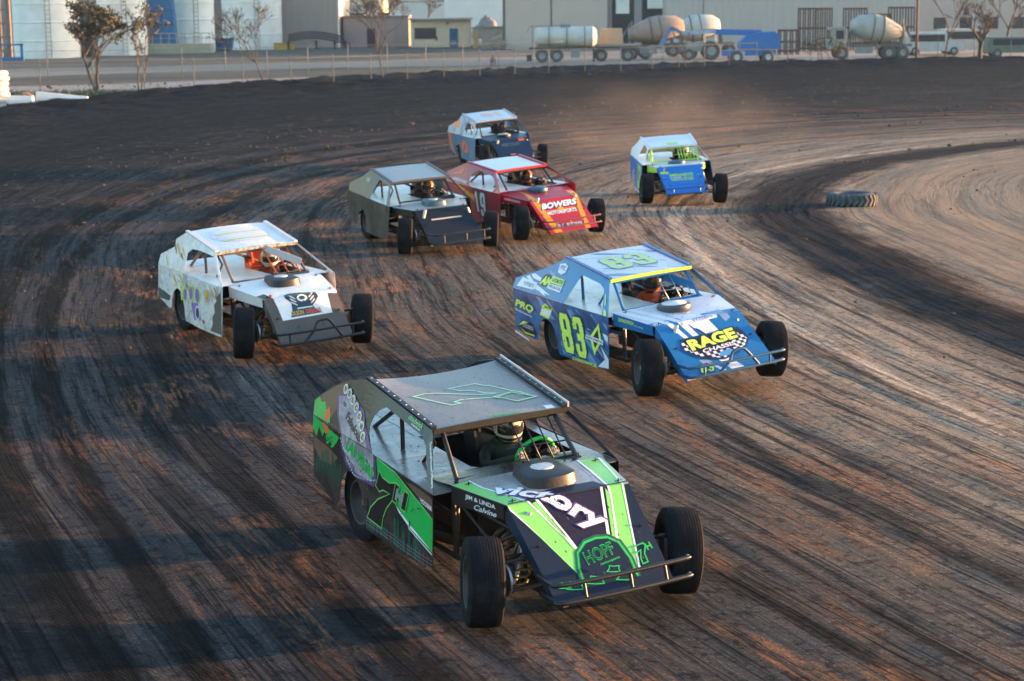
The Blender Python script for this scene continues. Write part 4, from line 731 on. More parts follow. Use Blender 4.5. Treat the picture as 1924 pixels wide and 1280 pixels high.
# ---------------------------------------------------------------- race cars
TXT = lambda s, BL, BR, TL, b=.02, sp=1.: affine(text2d(s, b, sp), BL, BR, TL)
BLACK = paint((.007, .009, .012), .4, .04, name='black_metal')
CHASSIS = paint((.010, .011, .013), .5, .14, name='chassis_black')
def rubber():
    m, nt, b = mat('tyre_rubber'); v = coords(nt)
    nz = noise_(nt, v, 9, 6, .7); nt.links.new(mix(nt, ramp(nt, nz, [(.45, (0, 0, 0)), (.75, (1, 1, 1))]), (.007, .009, .012), (.026, .022, .020)), b.inputs['Base Color'])
    b.inputs['Roughness'].default_value = .85; b.inputs['Specular IOR Level'].default_value = .08
    bp = N(nt, 'Bump'); bp.inputs['Strength'].default_value = .4; bp.inputs['Distance'].default_value = .006; nt.links.new(noise_(nt, v, 60, 3, .6), bp.inputs['Height']); nt.links.new(bp.outputs[0], b.inputs['Normal'])
    return m
RUBBER = rubber()
STEEL = paint((.35, .35, .36), .35, .35, .8, name='steel')
DARKRIM = paint((.03, .03, .035), .4, .4, .3, name='rim_black')
SPRING = paint((.20, .13, .02), .4, .2, name='yellow_spring')
ALU = paint((.62, .60, .57), .33, .3, .35, name='bare_aluminium')
SEAM = paint((.01, .01, .01), .7, .0, name='panel_gap'); MUD = simple((.085, .068, .055), .95, 'mud_spatter', (.05, .04, .034), 40)
def tyre_mesh(Rd=.34, W=.28):
    h = W / 2; p = [(.185, -h * .80), (.20, -h * .93), (.25, -h * 1.0), (.295, -h * .97), (.322, -h * .88)]
    gr = [-.80 + .16 * i for i in range(11)]
    tr = []
    for g in gr:
        for dx, dr in ((-.024, 0), (-.014, -.004), (.014, -.004), (.024, 0)): tr.append((Rd + dr - .012 * abs(g) ** 3, h * (g + dx)))
    p += [(Rd - .008, -h * .83)] + tr + [(Rd - .008, h * .83), (.322, h * .88), (.295, h * .97), (.25, h * 1.0), (.20, h * .93), (.185, h * .80)]
    k = Rd / .34; mb = MB(); mb.lathe([(r * (k if r > .3 else 1), y) for r, y in p], 56); return mb
def add_wheel(root, name, x, y, z, steer, rimmat, sgn, camber=0., Rd=.34, W=.28, hub=None):
    e = empty(name, (x, y, z)); e.parent = root; e.rotation_euler = (R(camber), 0, R(steer))
    tyre_mesh(Rd, W).build('tyre', RUBBER, e, True, autosm=40)
    mb = MB(); h = W / 2; s = sgn
    mb.lathe([(.192, -h * .82), (.19, -h * .6), (.165, -h * .5), (.165, h * .5), (.19, h * .6), (.192, h * .82), (.20, h * .86), (.20, h * .90), (.18, h * .88), (.172, h * .55), (.15, h * .30), (.10, h * .22), (.075, h * .34), (.0, h * .36)] if s > 0 else
             [(.192, h * .82), (.19, h * .6), (.165, h * .5), (.165, -h * .5), (.19, -h * .6), (.192, -h * .82), (.20, -h * .86), (.20, -h * .90), (.18, -h * .88), (.172, -h * .55), (.15, -h * .30), (.10, -h * .22), (.075, -h * .34), (.0, -h * .36)], 40)
    mb.lathe([(0, s * h * .62), (.028, s * h * .62), (.04, s * h * .5), (.04, s * h * .3)], 14, 1)
    for k in range(5):
        a = 2 * math.pi * k / 5; mb.lathe([(0, s * h * .5), (.011, s * h * .5), (.011, s * h * .3)], 8, 1, Matrix.Translation((.06 * math.cos(a), 0, .06 * math.sin(a))))
    for k in range(10):
        a = 2 * math.pi * k / 10; mb.lathe([(0, s * h * .34), (.016, s * h * .34)], 8, 2, Matrix.Translation((.125 * math.cos(a), 0, .125 * math.sin(a))))
    mb.build('rim', [rimmat, hub or STEEL, BLACK], e, True, autosm=35)
    return e
def hoodstrip(S, sgn, u0, u1, d0, d1, nrm=True, n=8):     # vertical skirt or flange hanging from a hood edge
    a, b = hood_len(S); m = mp_hood(S); V = []
    for i in range(n + 1):
        u = lerp(u0, u1, i / n); w = hood_w(S, u) * sgn; d = lerp(d0, d1, i / n)
        p = Vector(m(u, w, -.001)); q = Vector(m(u, w, -d)) if nrm else p + Vector((0, 0, -d))
        t = Vector((0, .002 * sgn, 0)); V += [p + t, q + t, q - t, p - t]
    F = []
    for i in range(n):
        for k in range(4): F.append((i * 4 + k, i * 4 + (k + 1) % 4, i * 4 + 4 + (k + 1) % 4, i * 4 + 4 + k))
    F += [(3, 2, 1, 0), (n * 4, n * 4 + 1, n * 4 + 2, n * 4 + 3)]
    return V, F
SAIL = {  # right-hand outlines in (x, z): outer edge tail -> roof, then window corner points
 'green': ([(-2.155, 1.073), (-2.006, 1.151), (-1.86, 1.225), (-1.707, 1.290), (-1.57, 1.338), (-1.432, 1.374), (-1.203, 1.425)],
           [(-.70, 1.285), (-.79, 1.25), (-.855, 1.19), (-.892, 1.11), (-.87, 1.04), (-.80, .97), (-.711, .915)], [(.30, .90), (.40, .91), (.262, 1.02), (.11, 1.14), (.0, 1.19)]),
 'std': ([(-2.15, 1.06), (-1.409, 1.255)], [(-.48, 1.262), (-.56, 1.13), (-.70, .885)], [(.33, .865), (.12, 1.15), (.045, 1.195)]),
 'white': ([(-2.054, 1.024), (-1.80, 1.10), (-1.486, 1.196), (-1.50, 1.30)], [(-.5, 1.24), (-.805, 1.237), (-.96, 1.16), (-.89, .93)], [(.43, .915), (.52, .93), (-.06, 1.215)]),
 'round': ([(-2.05, 1.13), (-1.6, 1.26)], [(-.62, 1.26), (-.82, 1.20), (-.9, 1.08), (-.84, .96), (-.70, .935)], [(.28, .935), (.34, .99), (.15, 1.12), (-.03, 1.19)]),
}
def lum(c, k): return tuple(min(1, x * k) for x in c)
def build_car(key, label, L):
    """L = livery: materials and decals"""
    S = SH[key]; S['crown'] = L.get('crown', .012); S['sag'] = L.get('sag', 0.)
    root = empty('race_car', (S['pose'][0], S['pose'][1], 0), S['pose'][2]); tag(root, label, 'race car', 'race cars sliding through the dirt turn')
    rot = (R(S['lean'][0]), R(S['lean'][1]), 0)
    P = dict(parent=root, rot=rot)
    rng = random.Random(hash(key) % 7 if False else sum(map(ord, key)))
    D = dict(L.get('decals', {})); L = dict(L); L['dm'] = list(L['dm']) + [SEAM, MUD, STEEL]; SI = len(L['dm']) - 2; MI = SI + 1; RI = SI + 2
    def splat(x0, x1, y0, y1, n, clip=None, big=.012):       # thrown mud
        out = []
        for i in range(n):
            cx, cy = rng.uniform(x0, x1), rng.uniform(y0, y1); r_ = big * .5 * rng.uniform(.2, 1) ** 3 + .0016; k_ = rng.uniform(1, 2.4); a_ = rng.uniform(0, 3.14); out.append((MI, 9 + i * .02, tri2d([(cx + r_ * k_ * math.cos(t) * (1 + .3 * rng.random()), cy + r_ * math.sin(t) * (1 + .3 * rng.random())) for t in (2 * math.pi * j / 8 for j in range(8))])) + ((clip,) if clip else ()))
        return out
    def rivets(P_, n): return [(RI, 9.4, tri2d(ell(lerp(P_[0][0], P_[1][0], i / (n - 1)), lerp(P_[0][1], P_[1][1], i / (n - 1)), .0065, .0065, 6))) for i in range(n)]
    q_ = L.get('mud', 1.)
    D['side'] = D.get('side', []) + [(SI, 8.6, tri2d(stroke([(-.82, .30), (-.80, belt(S, -.8) - .01)], .006)))] + rivets([(-.79, .32), (-.77, .86)], 9) + rivets([(S['dt'][0] - .03, .85), (S['db'][0] - .03, .28)], 9) + rivets([(-1.95, .90), (-.9, .895)], 14) + splat(-.75, .45, .26, .80, int(70 * q_)) + splat(-2.0, -1.5, .5, .88, int(30 * q_)) + splat(-1.3, -.8, .68, .85, int(20 * q_))
    D['sail'] = D.get('sail', []) + rivets([(-2.0, .96), (-.85, .94)], 13)
    h_ = hood_len(S); D['hood'] = D.get('hood', []) + [(SI, 8.6, tri2d([(h_[0] - .003, -.6), (h_[0] - .003, .6), (h_[0] - .0, .6), (h_[0] - .0, -.6)]))] + splat(.05, h_[0] + h_[1] - .05, -.42, .42, int(120 * q_), big=.010)
    D['roof'] = D.get('roof', []) + splat(S['rfR'][0] + .05, S['rfF'][0] - .05, -.52, .52, int(60 * q_), big=.008)
    deckd = [(SI, 1, tri2d(stroke([(x_, -.68), (x_, -.27)], .005))) for x_ in (-1.45, -.45, .15)] + [(SI, 1, tri2d(stroke([(-1.98, -.26), (-1.02, -.26)], .005)))] + [(RI, 1.5, tri2d(ell(x_, y_, .006, .006, 6))) for x_ in (-1.43, -.43, .17) for y_ in (-.66, -.56, -.46, -.36, -.29)] + [(MI, 1.6, d_[2]) for d_ in splat(-1.9, -.85, -.65, .6, 50) + splat(-.8, .3, -.65, -.28, 30)]
    mats = lambda k: [L[k]] + L['dm']
    xt = S['qt'][0]; bt = lambda x: belt(S, x) - .004
    # --- side panels with the rear wheel opening
    x0, x1 = S['dt'][0], S['db'][0]; rr = lambda l: [(x, z) for x, z in l]
    low = [(S['qt'][0] + .0, bt(S['qt'][0])), S['qb'][::2], (S['qbw'][0] + .1, S['qbw'][2] + .06), (-1.40, .34), (-1.385, .47), (-1.33, .575), (-1.24, .632), (-1.15, .645), (-1.04, .612), (-.94, .53), (-.87, .41), (-.82, .285), (-.78, .235), (-.3, .215), (x1, S['db'][2]), (x0 - .0, bt(x0)), (.2, bt(.2)), (-.5, bt(-.5)), (-1.2, bt(-1.2))]
    cu = grid(-2.1, .5, .2)
    for sg in (-1, 1):
        m = mp_side(S, sg)
        dec = D.get('side', []) if sg < 0 else D.get('side_left', [])
        panel('side_panel', low, m, mats('side'), dec, cu=cu, cv=(.5, .7), flip=(sg > 0), **P)
        # sail panel with window opening and windscreen pillar
        outer, wr, wf = SAIL[L.get('sail_shape', 'std')]
        xr, yr, zr = S['rfR']; xf, yf, zf = S['rfF']
        outl = [(xt + .005, belt(S, xt) + .002)] + outer + [(xr, zr - .002), (xf, zf - .002), (x0, S['dt'][2] + .004)]
        inner = [(wf[0][0] + .0, belt(S, wf[0][0]) + .002)] + wf[1:] + wr[:-1] + [(wr[-1][0], belt(S, wr[-1][0]) + .002)]
        panel('sail_panel', outl + inner, mp_sail(S, sg), mats('sail'), D.get('sail', []) if sg < 0 else [], cu=cu, cv=(1.0, 1.2), flip=(sg > 0), **P)
    # --- deck with the cockpit opening
    hx0, hx1, hy0, hy1 = L.get('hole', (-.80, .30, .02, .66))
    dk = lambda u, v, o=0.: (u, v, belt(S, u) - .006 + o + .012 * mnoise.noise(Vector((u * 2.2, v * 2.5, 3.1))))
    ins = .016; pl = [(x, side_y(S, x, belt(S, x)) - ins) for x in (xt + .02, -1.6, -1.1, -.5, 0, x0 - .01)]
    hF = S['hR'][0] - .01
    front = [(hF, S['hR'][1] - .03), (hF, -S['hR'][1] + .03)] if hF < x0 - .02 else []
    if front: pl = pl[:-1] + [(hF, side_y(S, hF, belt(S, hF)) - ins)]
    outline = pl + [(x, -y) for x, y in pl[::-1]]
    hole = [(hx0, hy0), (hx1 - .1, hy0), (hx1, hy0 + .08), (hx1, hy1), (hx0, hy1)]
    panel('interior_deck', outline[::-1], dk, [L['deck']] + L['dm'], deckd, holes=[hole], cu=grid(-2, .5, .12), cv=grid(-.7, .7, .14), **P)
    # --- roof
    yR, yF = S['rfR'][1], S['rfF'][1]; xr, xf = S['rfR'][0], S['rfF'][0]
    ro = [(xr, -yR), (xf, -yF), (xf, yF), (xr, yR)]
    panel('roof', ro, mp_roof(S), mats('roof'), D.get('roof', []), cu=grid(xr + .1, xf - .03, .12), cv=grid(-.5, .5, .125), thick=.006, flip=False, clip=ro, **P)
    for sg in (-1, 1):
        mb = MB(); rm = mp_roof(S); n = 12
        pr = [rm(lerp(xr, xf, i / n), sg * (lerp(yR, yF, i / n) - .012), .016) for i in range(n + 1)]
        for a, b in zip(pr, pr[1:]): mb.bar(a, b, .05, .022)
        if key in ('green', 'blue'):
            for i in range(11):
                t = (i + .5) / 11; q = Vector(rm(lerp(xr, xf, t), sg * (lerp(yR, yF, t) - .012), .03)); mb.lathe([(.009, 0), (.007, .004), (0, .005)], 7, 1, Matrix.Translation(q - Vector((0, 0, .003))), 'z')
        if L.get('lit_strip') and sg > 0:  # added pale strip, stands in for sunlight along the left rail
            for a, b in zip(pr, pr[1:]): mb.bar(Vector(a) + Vector((0, .034, .006)), Vector(b) + Vector((0, .034, .006)), .014, .045, 1)
        mb.build('roof_rail', [L['rail'], ALU if L.get('lit_strip') else STEEL], **P)
    mb = MB(); rm = mp_roof(S)
    e = [rm(xf + .012, lerp(-yF, yF, i / 8), -.012) for i in range(9)]
    for a, b in zip(e, e[1:]): mb.bar(a, b, .02, .04)
    mb.build('visor_strip', [L.get('visor', L['rail'])], **P)
    # --- hood and nose in one folded sheet
    a, b = hood_len(S); Lh = a + b; m = mp_hood(S)
    ho = [(0, -S['hR'][1]), (a, -S['hf'][1]), (Lh, -S['n'][1]), (Lh, S['n'][1]), (a, S['hf'][1]), (0, S['hR'][1])]
    h1 = [(0, -S['hR'][1]), (a, -S['hf'][1]), (a, S['hf'][1]), (0, S['hR'][1])]; h2 = [(a, -S['hf'][1]), (Lh, -S['n'][1]), (Lh, S['n'][1]), (a, S['hf'][1])]
    hd = [tuple(d) if len(d) > 3 else (*d, c_) for d in D.get('hood', []) for c_ in ((h1, h2) if len(d) < 4 else (None,))]
    panel('hood', ho, m, mats('hood'), hd, cu=[a] + grid(.1, a - .05, .15) + grid(a + .15, Lh - .05, .2), cv=grid(-.45, .45, .15), clip=ho, **P)
    # rear cowl between hood and deck
    cw = lambda u, v, o=0.: (u, v, lerp(belt(S, L['cowl_x']), S['hR'][2] - .004, clamp((u - L['cowl_x']) / (S['hR'][0] - L['cowl_x']))) + .02 * (1 - (v / .7) ** 2) * clamp((u - L['cowl_x']) / .1) + o) if True else None
    panel('cowl', [(L['cowl_x'], -.70), (S['hR'][0] + .0, -S['hR'][1] + .012), (S['hR'][0], S['hR'][1] - .012), (L['cowl_x'], .70)], cw, mats('cowl'), D.get('cowl', []), cu=[L['cowl_x'] + .1], cv=grid(-.6, .6, .15), **P)
    for sg in (-1, 1):
        V, F = hoodstrip(S, sg, 0, a * .93, L.get('skirt', .15), .12, False); sk_ = MB().add(V, F, 0)
        if 'skirt' in D and sg < 0:
            for mi, lay, shp in D['skirt']:      # u along the hood edge, v down from it
                W_ = []
                for u, v in shp[0]:
                    q = Vector(m(u, -hood_w(S, u), 0)); W_.append(q + Vector((0, -.004 - .0015 * lay, v)))
                sk_.add(W_, shp[1], mi)
        sk_.build('hood_skirt', L['skirt_m'] + L['dm'], root, rot=rot)
        V, F = hoodstrip(S, sg, a * .99, Lh, .13, .05, True); link_mesh('nose_flange', V, F, L['flange_m'], parent=root, rot=rot)
    # --- air cleaner on the hood
    ac = L.get('scoop', 'wedge'); cx, cy = (S['hR'][0] + L.get('scoop_x', .27), L.get('scoop_y', .0)); cz = m(L.get('scoop_x', .27), 0, 0)[2]
    mb = MB()
    if ac == 'round':
        for k, (r, h, mm) in enumerate(((.205, .06, 0), (.165, .07, 1))): mb.lathe([(r, -.02), (r + .01, .0), (r, h * .8), (r - .02, h), (0, h + .012)], 30, mm, Matrix.Translation((cx, cy, cz)), 'z')
    else:
        pts = []; n = 22
        for i in range(n):
            t = math.pi * (i / (n - 1)) - math.pi / 2; pts.append((.06 + .17 * math.cos(t) ** .6 if abs(math.cos(t)) > 1e-6 else .06, .21 * math.sin(t)))
        pts += [(-.17, .17), (-.17, -.17)]
        hh = [.06 if p[0] > -.1 else .085 for p in pts]; nn = len(pts)
        V = [(cx + p[0] * 1.08, cy + p[1] * 1.08, cz - .03) for p in pts] + [(cx + p[0], cy + p[1], cz + h) for p, h in zip(pts, hh)] + [(cx + p[0] * .86, cy + p[1] * .86, cz + h + .012) for p, h in zip(pts, hh)]
        F = [(i, (i + 1) % nn, nn + (i + 1) % nn, nn + i) for i in range(nn)] + [(nn + i, nn + (i + 1) % nn, 2 * nn + (i + 1) % nn, 2 * nn + i) for i in range(nn)] + [tuple(range(2 * nn, 3 * nn))]
        mb.add(V, F, 0); mb.lathe([(.10, 0), (.095, .012), (0, .014)], 24, 1, Matrix.Translation((cx - .03, cy, cz + .078)), 'z')
    mb.build('air_cleaner', [L.get('scoop_m', BLACK), L.get('scoop_top', ALU)], smooth=True, autosm=40, **P)
    for u in (a * .12, a * .93, a + b * .45):  # hood pins
        for sg in (-1, 1):
            mb = MB(); q = Vector(m(u, sg * hood_w(S, u) * .86, .0)); mb.tube([q, q + Vector((.005, 0, .03))], .006, 0, 6); mb.tube([q + Vector((0, -.03, .012)), q + Vector((0, .03, .014))], .004, 0, 5)
            mb.build('hood_pin', [BLACK], **P)
    # --- front bumper
    mb = MB(); bt_, bb_ = S['bt'], S['bb']; yb = bt_[1]; xo = bt_[0] + .05
    for q, rr_ in ((bt_, .017), (bb_, .019)):
        pts = [(q[0] - .25, -q[1] + .02, q[2] - .01), (q[0] - .03, -q[1], q[2]), (q[0] + .05, -q[1] + .06, q[2]), (q[0] + .07, 0, q[2]), (q[0] + .05, q[1] - .03, q[2]), (q[0] + .03, q[1] + .01, q[2])]
        mb.tube(curve_pts(pts, 5), rr_, 0, 10)
        mb.lathe([(rr_ + .004, 0), (rr_ + .004, .02), (0, .024)], 10, 1, Matrix.Translation((q[0] + .03, q[1] + .008, q[2])), 'y')
    xm = (bt_[0] + bb_[0]) / 2 + .06
    if L.get('bumper') == 'hoop':
        zt = bt_[2] + .12
        mb.tube(curve_pts([(xm, -.25, bb_[2]), (xm + .01, -.12, bt_[2] - .01), (xm, -.05, zt - .02), (xm, .05, zt), (xm, .13, zt - .03), (xm, .30, bb_[2])], 5), .018, 0, 10)
        st = (-.45, .45)
    else: st = L.get('stubs', (-.33, .06, .38))
    for y in st: mb.tube([(bb_[0] + .06, y, bb_[2]), (bt_[0] + .06, y, bt_[2])], .013, 0, 8)
    mb.build('front_bumper', [L['bumper_m'], STEEL], smooth=True, autosm=50, **P)
    # --- chassis, engine, suspension (seen through the open sides)
    mb = MB()
    for sg in (-1, 1):
        mb.bar((-1.9, sg * .42, .32), (1.75, sg * .36, .26), .05, .08); mb.tube([(.5, sg * .62, .30), (-.7, sg * .62, .30)], .022)
        mb.tube([(1.75, sg * .36, .26), (1.1, sg * .38, .62), (.5, sg * .6, .78)], .02); mb.tube([(.45, sg * .62, .84), (.42, sg * .6, .28)], .022)
        mb.tube([(1.1, sg * .38, .62), (1.15, sg * .36, .28)], .018); mb.tube([(.5, sg * .6, .3), (1.05, sg * .38, .6)], .016); mb.tube([(.45, sg * .6, .78), (.9, sg * .37, .3)], .016)
        mb.tube([(-1.9, sg * .42, .32), (-1.95, sg * .45, .75), (-1.1, sg * .5, .86)], .02); mb.tube([(-1.2, sg * .42, .32), (-1.15, sg * .48, .85)], .02)
    mb.tube([(1.75, -.36, .26), (1.75, .36, .26)], .022); mb.tube([(1.1, -.38, .62), (1.1, .38, .62)], .02); mb.tube([(.42, -.6, .28), (.42, .6, .28)], .022); mb.tube([(.42, -.6, .8), (.42, .6, .8)], .022)
    mb.tube([(-1.95, -.45, .75), (-1.95, .45, .75)], .02); mb.tube([(-2.0, -.7, .45), (-2.06, -.5, .45), (-2.06, .5, .45), (-2.0, .7, .45)], .022)
    mb.box(-1.9, -1.45, -.28, .28, .35, .7); mb.tube([(-1.2, -.62, .33), (-1.2, .62, .33)], .045)
    mb.build('chassis_frame', [CHASSIS], smooth=True, autosm=45, **P)
    mb = MB(); mb.box(.62, 1.12, -.17, .17, .30, .60); mb.box(.65, 1.1, -.27, -.14, .50, .66, 1); mb.box(.65, 1.1, .14, .27, .50, .66, 1); mb.box(.7, 1.05, -.12, .12, .60, .74, 1)
    for k in range(4):
        x = .70 + k * .115
        for sg in (-1, 1): mb.tube(curve_pts([(x, sg * .26, .54), (x + .0, sg * .36, .52), (x - .08, sg * .40, .42), (.50, sg * .44, .36)], 4), .021, 2, 8)
    for sg in (-1, 1): mb.tube([(.50, sg * .44, .36), (-.25, sg * .5, .27)], .042, 2, 10)
    mb.lathe([(0, 0), (.12, 0), (.12, .03), (0, .03)], 20, 1, Matrix.Translation((1.2, 0, .48)), 'x')
    mb.build('engine', [BLACK, STEEL, paint((.10, .06, .04), .5, .3, .4, name='rusty_header')], smooth=True, autosm=40, **P)
    mb = MB(); mb.box(1.30, 1.38, -.30, .30, .30, .66); mb.build('radiator', [ALU], **P)
    cW = S.get('wheel', None); st = L.get('steer', -19)
    for sg in (-1, 1):
        lf = S['lift'] if sg > 0 else 0.
        z = .34 + lf
        mb = MB()
        for dx in (-.16, .10): mb.tube([(1.37 + dx, sg * .34, .30), (1.385, sg * .72, z - .10)], .017)
        for dx in (-.10, .08): mb.tube([(1.37 + dx, sg * .36, .52), (1.385, sg * .70, z + .13)], .014)
        mb.tube([(1.385, sg * .72, z - .12), (1.385, sg * .70, z + .15)], .03); mb.tube([(1.24, sg * .1, .27), (1.25, sg * .7, z - .05)], .012); mb.lathe([(0, 0), (.13, 0), (.13, .02), (0, .02)], 18, 1, Matrix.Translation((1.385, sg * .70, z)), 'y')
        mb.build('control_arm', [CHASSIS, STEEL], root, True, autosm=40)
        q = MB(); q.tube([(1.33, sg * .58, z - .08), (1.28, sg * .42, .80)], .022, 1, 10); q.tube([(1.316, sg * .535, z + .06), (1.28, sg * .42, .80)], .027, 2, 10)
        sh = q.build('shock_absorber', [BLACK, STEEL, L.get('shock', STEEL)], root, True, autosm=40)
        q = MB(); pts = []
        for i in range(6 * 10 + 1):
            t = i / 60; c = Vector((1.36, sg * .56, .24)).lerp(Vector((1.34, sg * .44, .56)), t); an = i / 10 * 2 * math.pi; pts.append(c + Vector((.055 * math.cos(an), .055 * math.sin(an), 0)))
        q.tube(pts, .008, 0, 6); q.build('spring', [L.get('spring', SPRING)], sh, True)
        add_wheel(root, 'front_wheel', 1.385 if sg > 0 else 1.345, sg * .85, .34 + lf, st, L.get('rim_f', DARKRIM), sg, camber=-3 if sg > 0 else -2, hub=L.get('hub'))
        add_wheel(root, 'rear_wheel', -1.16, sg * .64, .345, 0, L.get('rim_r', DARKRIM), sg, Rd=.345, W=.28, hub=L.get('hub'))
    # --- roll cage
    mb = MB(); c = .02; zr = lambda x: lerp(S['rfR'][2], S['rfF'][2], (x - xr) / (xf - xr)) - .045
    for sg in (-1, 1):
        mb.tube([(-.72, sg * .52, .32), (-.72, sg * .50, zr(-.72))], c); mb.tube([(-.72, sg * .50, zr(-.72)), (xf - .03, sg * .51, zr(xf - .03))], c); mb.tube([(xf - .03, sg * .51, zr(xf - .03)), (.40, sg * .55, .88), (.43, sg * .6, .3)], c)
        mb.tube([(-.72, sg * .48, zr(-.72) - .05), (-1.6, sg * .42, .86)], c); mb.tube([(-.72, sg * .53, .62), (.42, sg * .58, .60)], c)
    mb.tube([(-.72, -.5, zr(-.72)), (-.72, .5, zr(-.72))], c); mb.tube([(xf - .03, -.51, zr(xf - .03)), (xf - .03, .51, zr(xf - .03))], c)
    mb.tube([(-.72, -.5, zr(-.72)), (-.72, .48, .86)], c); mb.tube([(-.35, -.51, zr(-.4)), (-.1, -.5, 1.08), (-.30, -.52, .88)], .016)
    mb.tube([(.40, -.55, .90), (.40, .57, .905)], .016)
    mb.build('roll_cage', [L['cage']], smooth=True, autosm=45, **P)
    mb = MB(); ny = L.get('bars', 4)
    for i in range(ny):
        y = lerp(.10, .44, i / (ny - 1)); mb.tube([(xf - .03, y, zr(xf - .03)), (.36, y + .02, .91)], L.get('bar_r', .007), 0, 6)
    mb.tube([(.2, .0, 1.02), (.24, .53, 1.02)], .007, 0, 6)
    mb.build('windscreen_bars', [L.get('bars_m', L['cage'])], smooth=True, **P)
    # --- cockpit tub, seat, wheel
    mb = MB(); t = .004; X0, X1, Y0, Y1, Z0 = hx0 + .0, hx1, hy0, hy1, .22; zt = .86
    mb.box(X0, X1, Y0, Y1, Z0, Z0 + t); mb.box(X0 - t, X0, Y0, Y1, Z0, zt); mb.box(X1, X1 + t, Y0, Y1, Z0, zt - .01); mb.box(X0, X1, Y0 - t, Y0, Z0, zt); mb.box(X0, X1, Y1, Y1 + t, Z0, zt)
    mb.build('cockpit_tub', [L.get('tub', BLACK)], **P)
    sy = .33; sx = -.45
    mb = MB(); mb.box(sx - .2, sx + .24, sy - .21, sy + .21, .30, .36)
    Mb = Matrix.Translation((sx - .20, sy, .33)) @ Matrix.Rotation(R(-14), 4, 'Y'); mb.box(-.03, .0, -.21, .21, 0, .72, 0, Mb)
    for sg in (-1, 1): mb.box(-.03, .18, sg * .205 - .012, sg * .205 + .012, .0, .62, 0, Mb); mb.box(-.03, .16, sg * .15 - .012, sg * .15 + .012, .60, .80, 0, Mb)
    mb.box(-.03, .0, -.15, .15, .70, .80, 0, Mb); mb.build('seat', [L.get('seat', BLACK)], **P)
    mb = MB(); Ms = Matrix.Translation((.06, sy, .90)) @ Matrix.Rotation(R(-62), 4, 'Y')
    ring = [(.165 * math.cos(2 * math.pi * i / 28), .165 * math.sin(2 * math.pi * i / 28), 0) for i in range(29)]; mb.tube([Ms @ Vector(p) for p in ring], .018, 0, 10)
    for an in (20, 140, 260): mb.bar(Ms @ Vector((0, 0, -.01)), Ms @ Vector((.16 * math.cos(R(an)), .16 * math.sin(R(an)), 0)), .03, .006, 1)
    mb.lathe([(0, .0), (.05, .0), (.05, .02), (0, .025)], 14, 1, Ms, 'z'); mb.tube([Ms @ Vector((0, 0, 0)), (.36, sy - .04, .74)], .014, 1)
    mb.build('steering_wheel', [L['wheel'], BLACK], smooth=True, autosm=45, **P)
    # window net / padding behind helmet and headrest light details
    mb = MB(); mb.box(.30, .36, .08, .58, .86, .93); mb.box(.24, .30, .16, .52, .70, .88); mb.build('dashboard', [L.get('dash', BLACK)], **P)
    if L.get('net'):
        mb = MB(); xs = (-.55, .15)
        for i in range(9): x = lerp(*xs, i / 8); mb.bar((x, .585, zr(x) + .0), (x, .66, .90), .022, .003, up=(0, 1, 0))
        for i in range(6): z = lerp(.92, 1.26, i / 5); mb.bar((xs[0], lerp(.66, .575, i / 5), z), (xs[1], lerp(.66, .575, i / 5), z), .003, .02)
        mb.build('window_net', [L['net']], **P)
    if L.get('flap'): mb = MB(); mb.bar((.30, .50, 1.04), (-.02, .12, 1.24), .012, .10); mb.build('visor_flap', [L['flap']], **P)
    make_driver(S, L, sx, sy)
    return root
# ---------------------------------------------------------------- drivers
def skin_body(name, J, E, mt, parent, root_i=0, sub=2, rot=None):
    me = bpy.data.meshes.new(name); me.from_pydata([j[:3] for j in J], E, []); o = bpy.data.objects.new(name, me); COL.objects.link(o)
    md = o.modifiers.new('skin', 'SKIN'); md.use_smooth_shade = True; s2 = o.modifiers.new('sub', 'SUBSURF'); s2.levels = sub; s2.render_levels = sub
    for i, j in enumerate(J):
        sv = me.skin_vertices[0].data[i]; sv.radius = (j[3], j[4] if len(j) > 4 else j[3]); sv.use_root = (i == root_i)
    bpy.context.view_layer.update(); dg = bpy.context.evaluated_depsgraph_get(); m2 = bpy.data.meshes.new_from_object(o.evaluated_get(dg))
    bpy.data.objects.remove(o); bpy.data.meshes.remove(me); m2.materials.clear(); 
    for m in mt: m2.materials.append(m)
    m2.name = name; o = bpy.data.objects.new(name, m2); COL.objects.link(o)
    if parent: o.parent = parent
    return o
SKIN = simple((.42, .25, .17), .5, 'skin', (.36, .20, .13), 9)
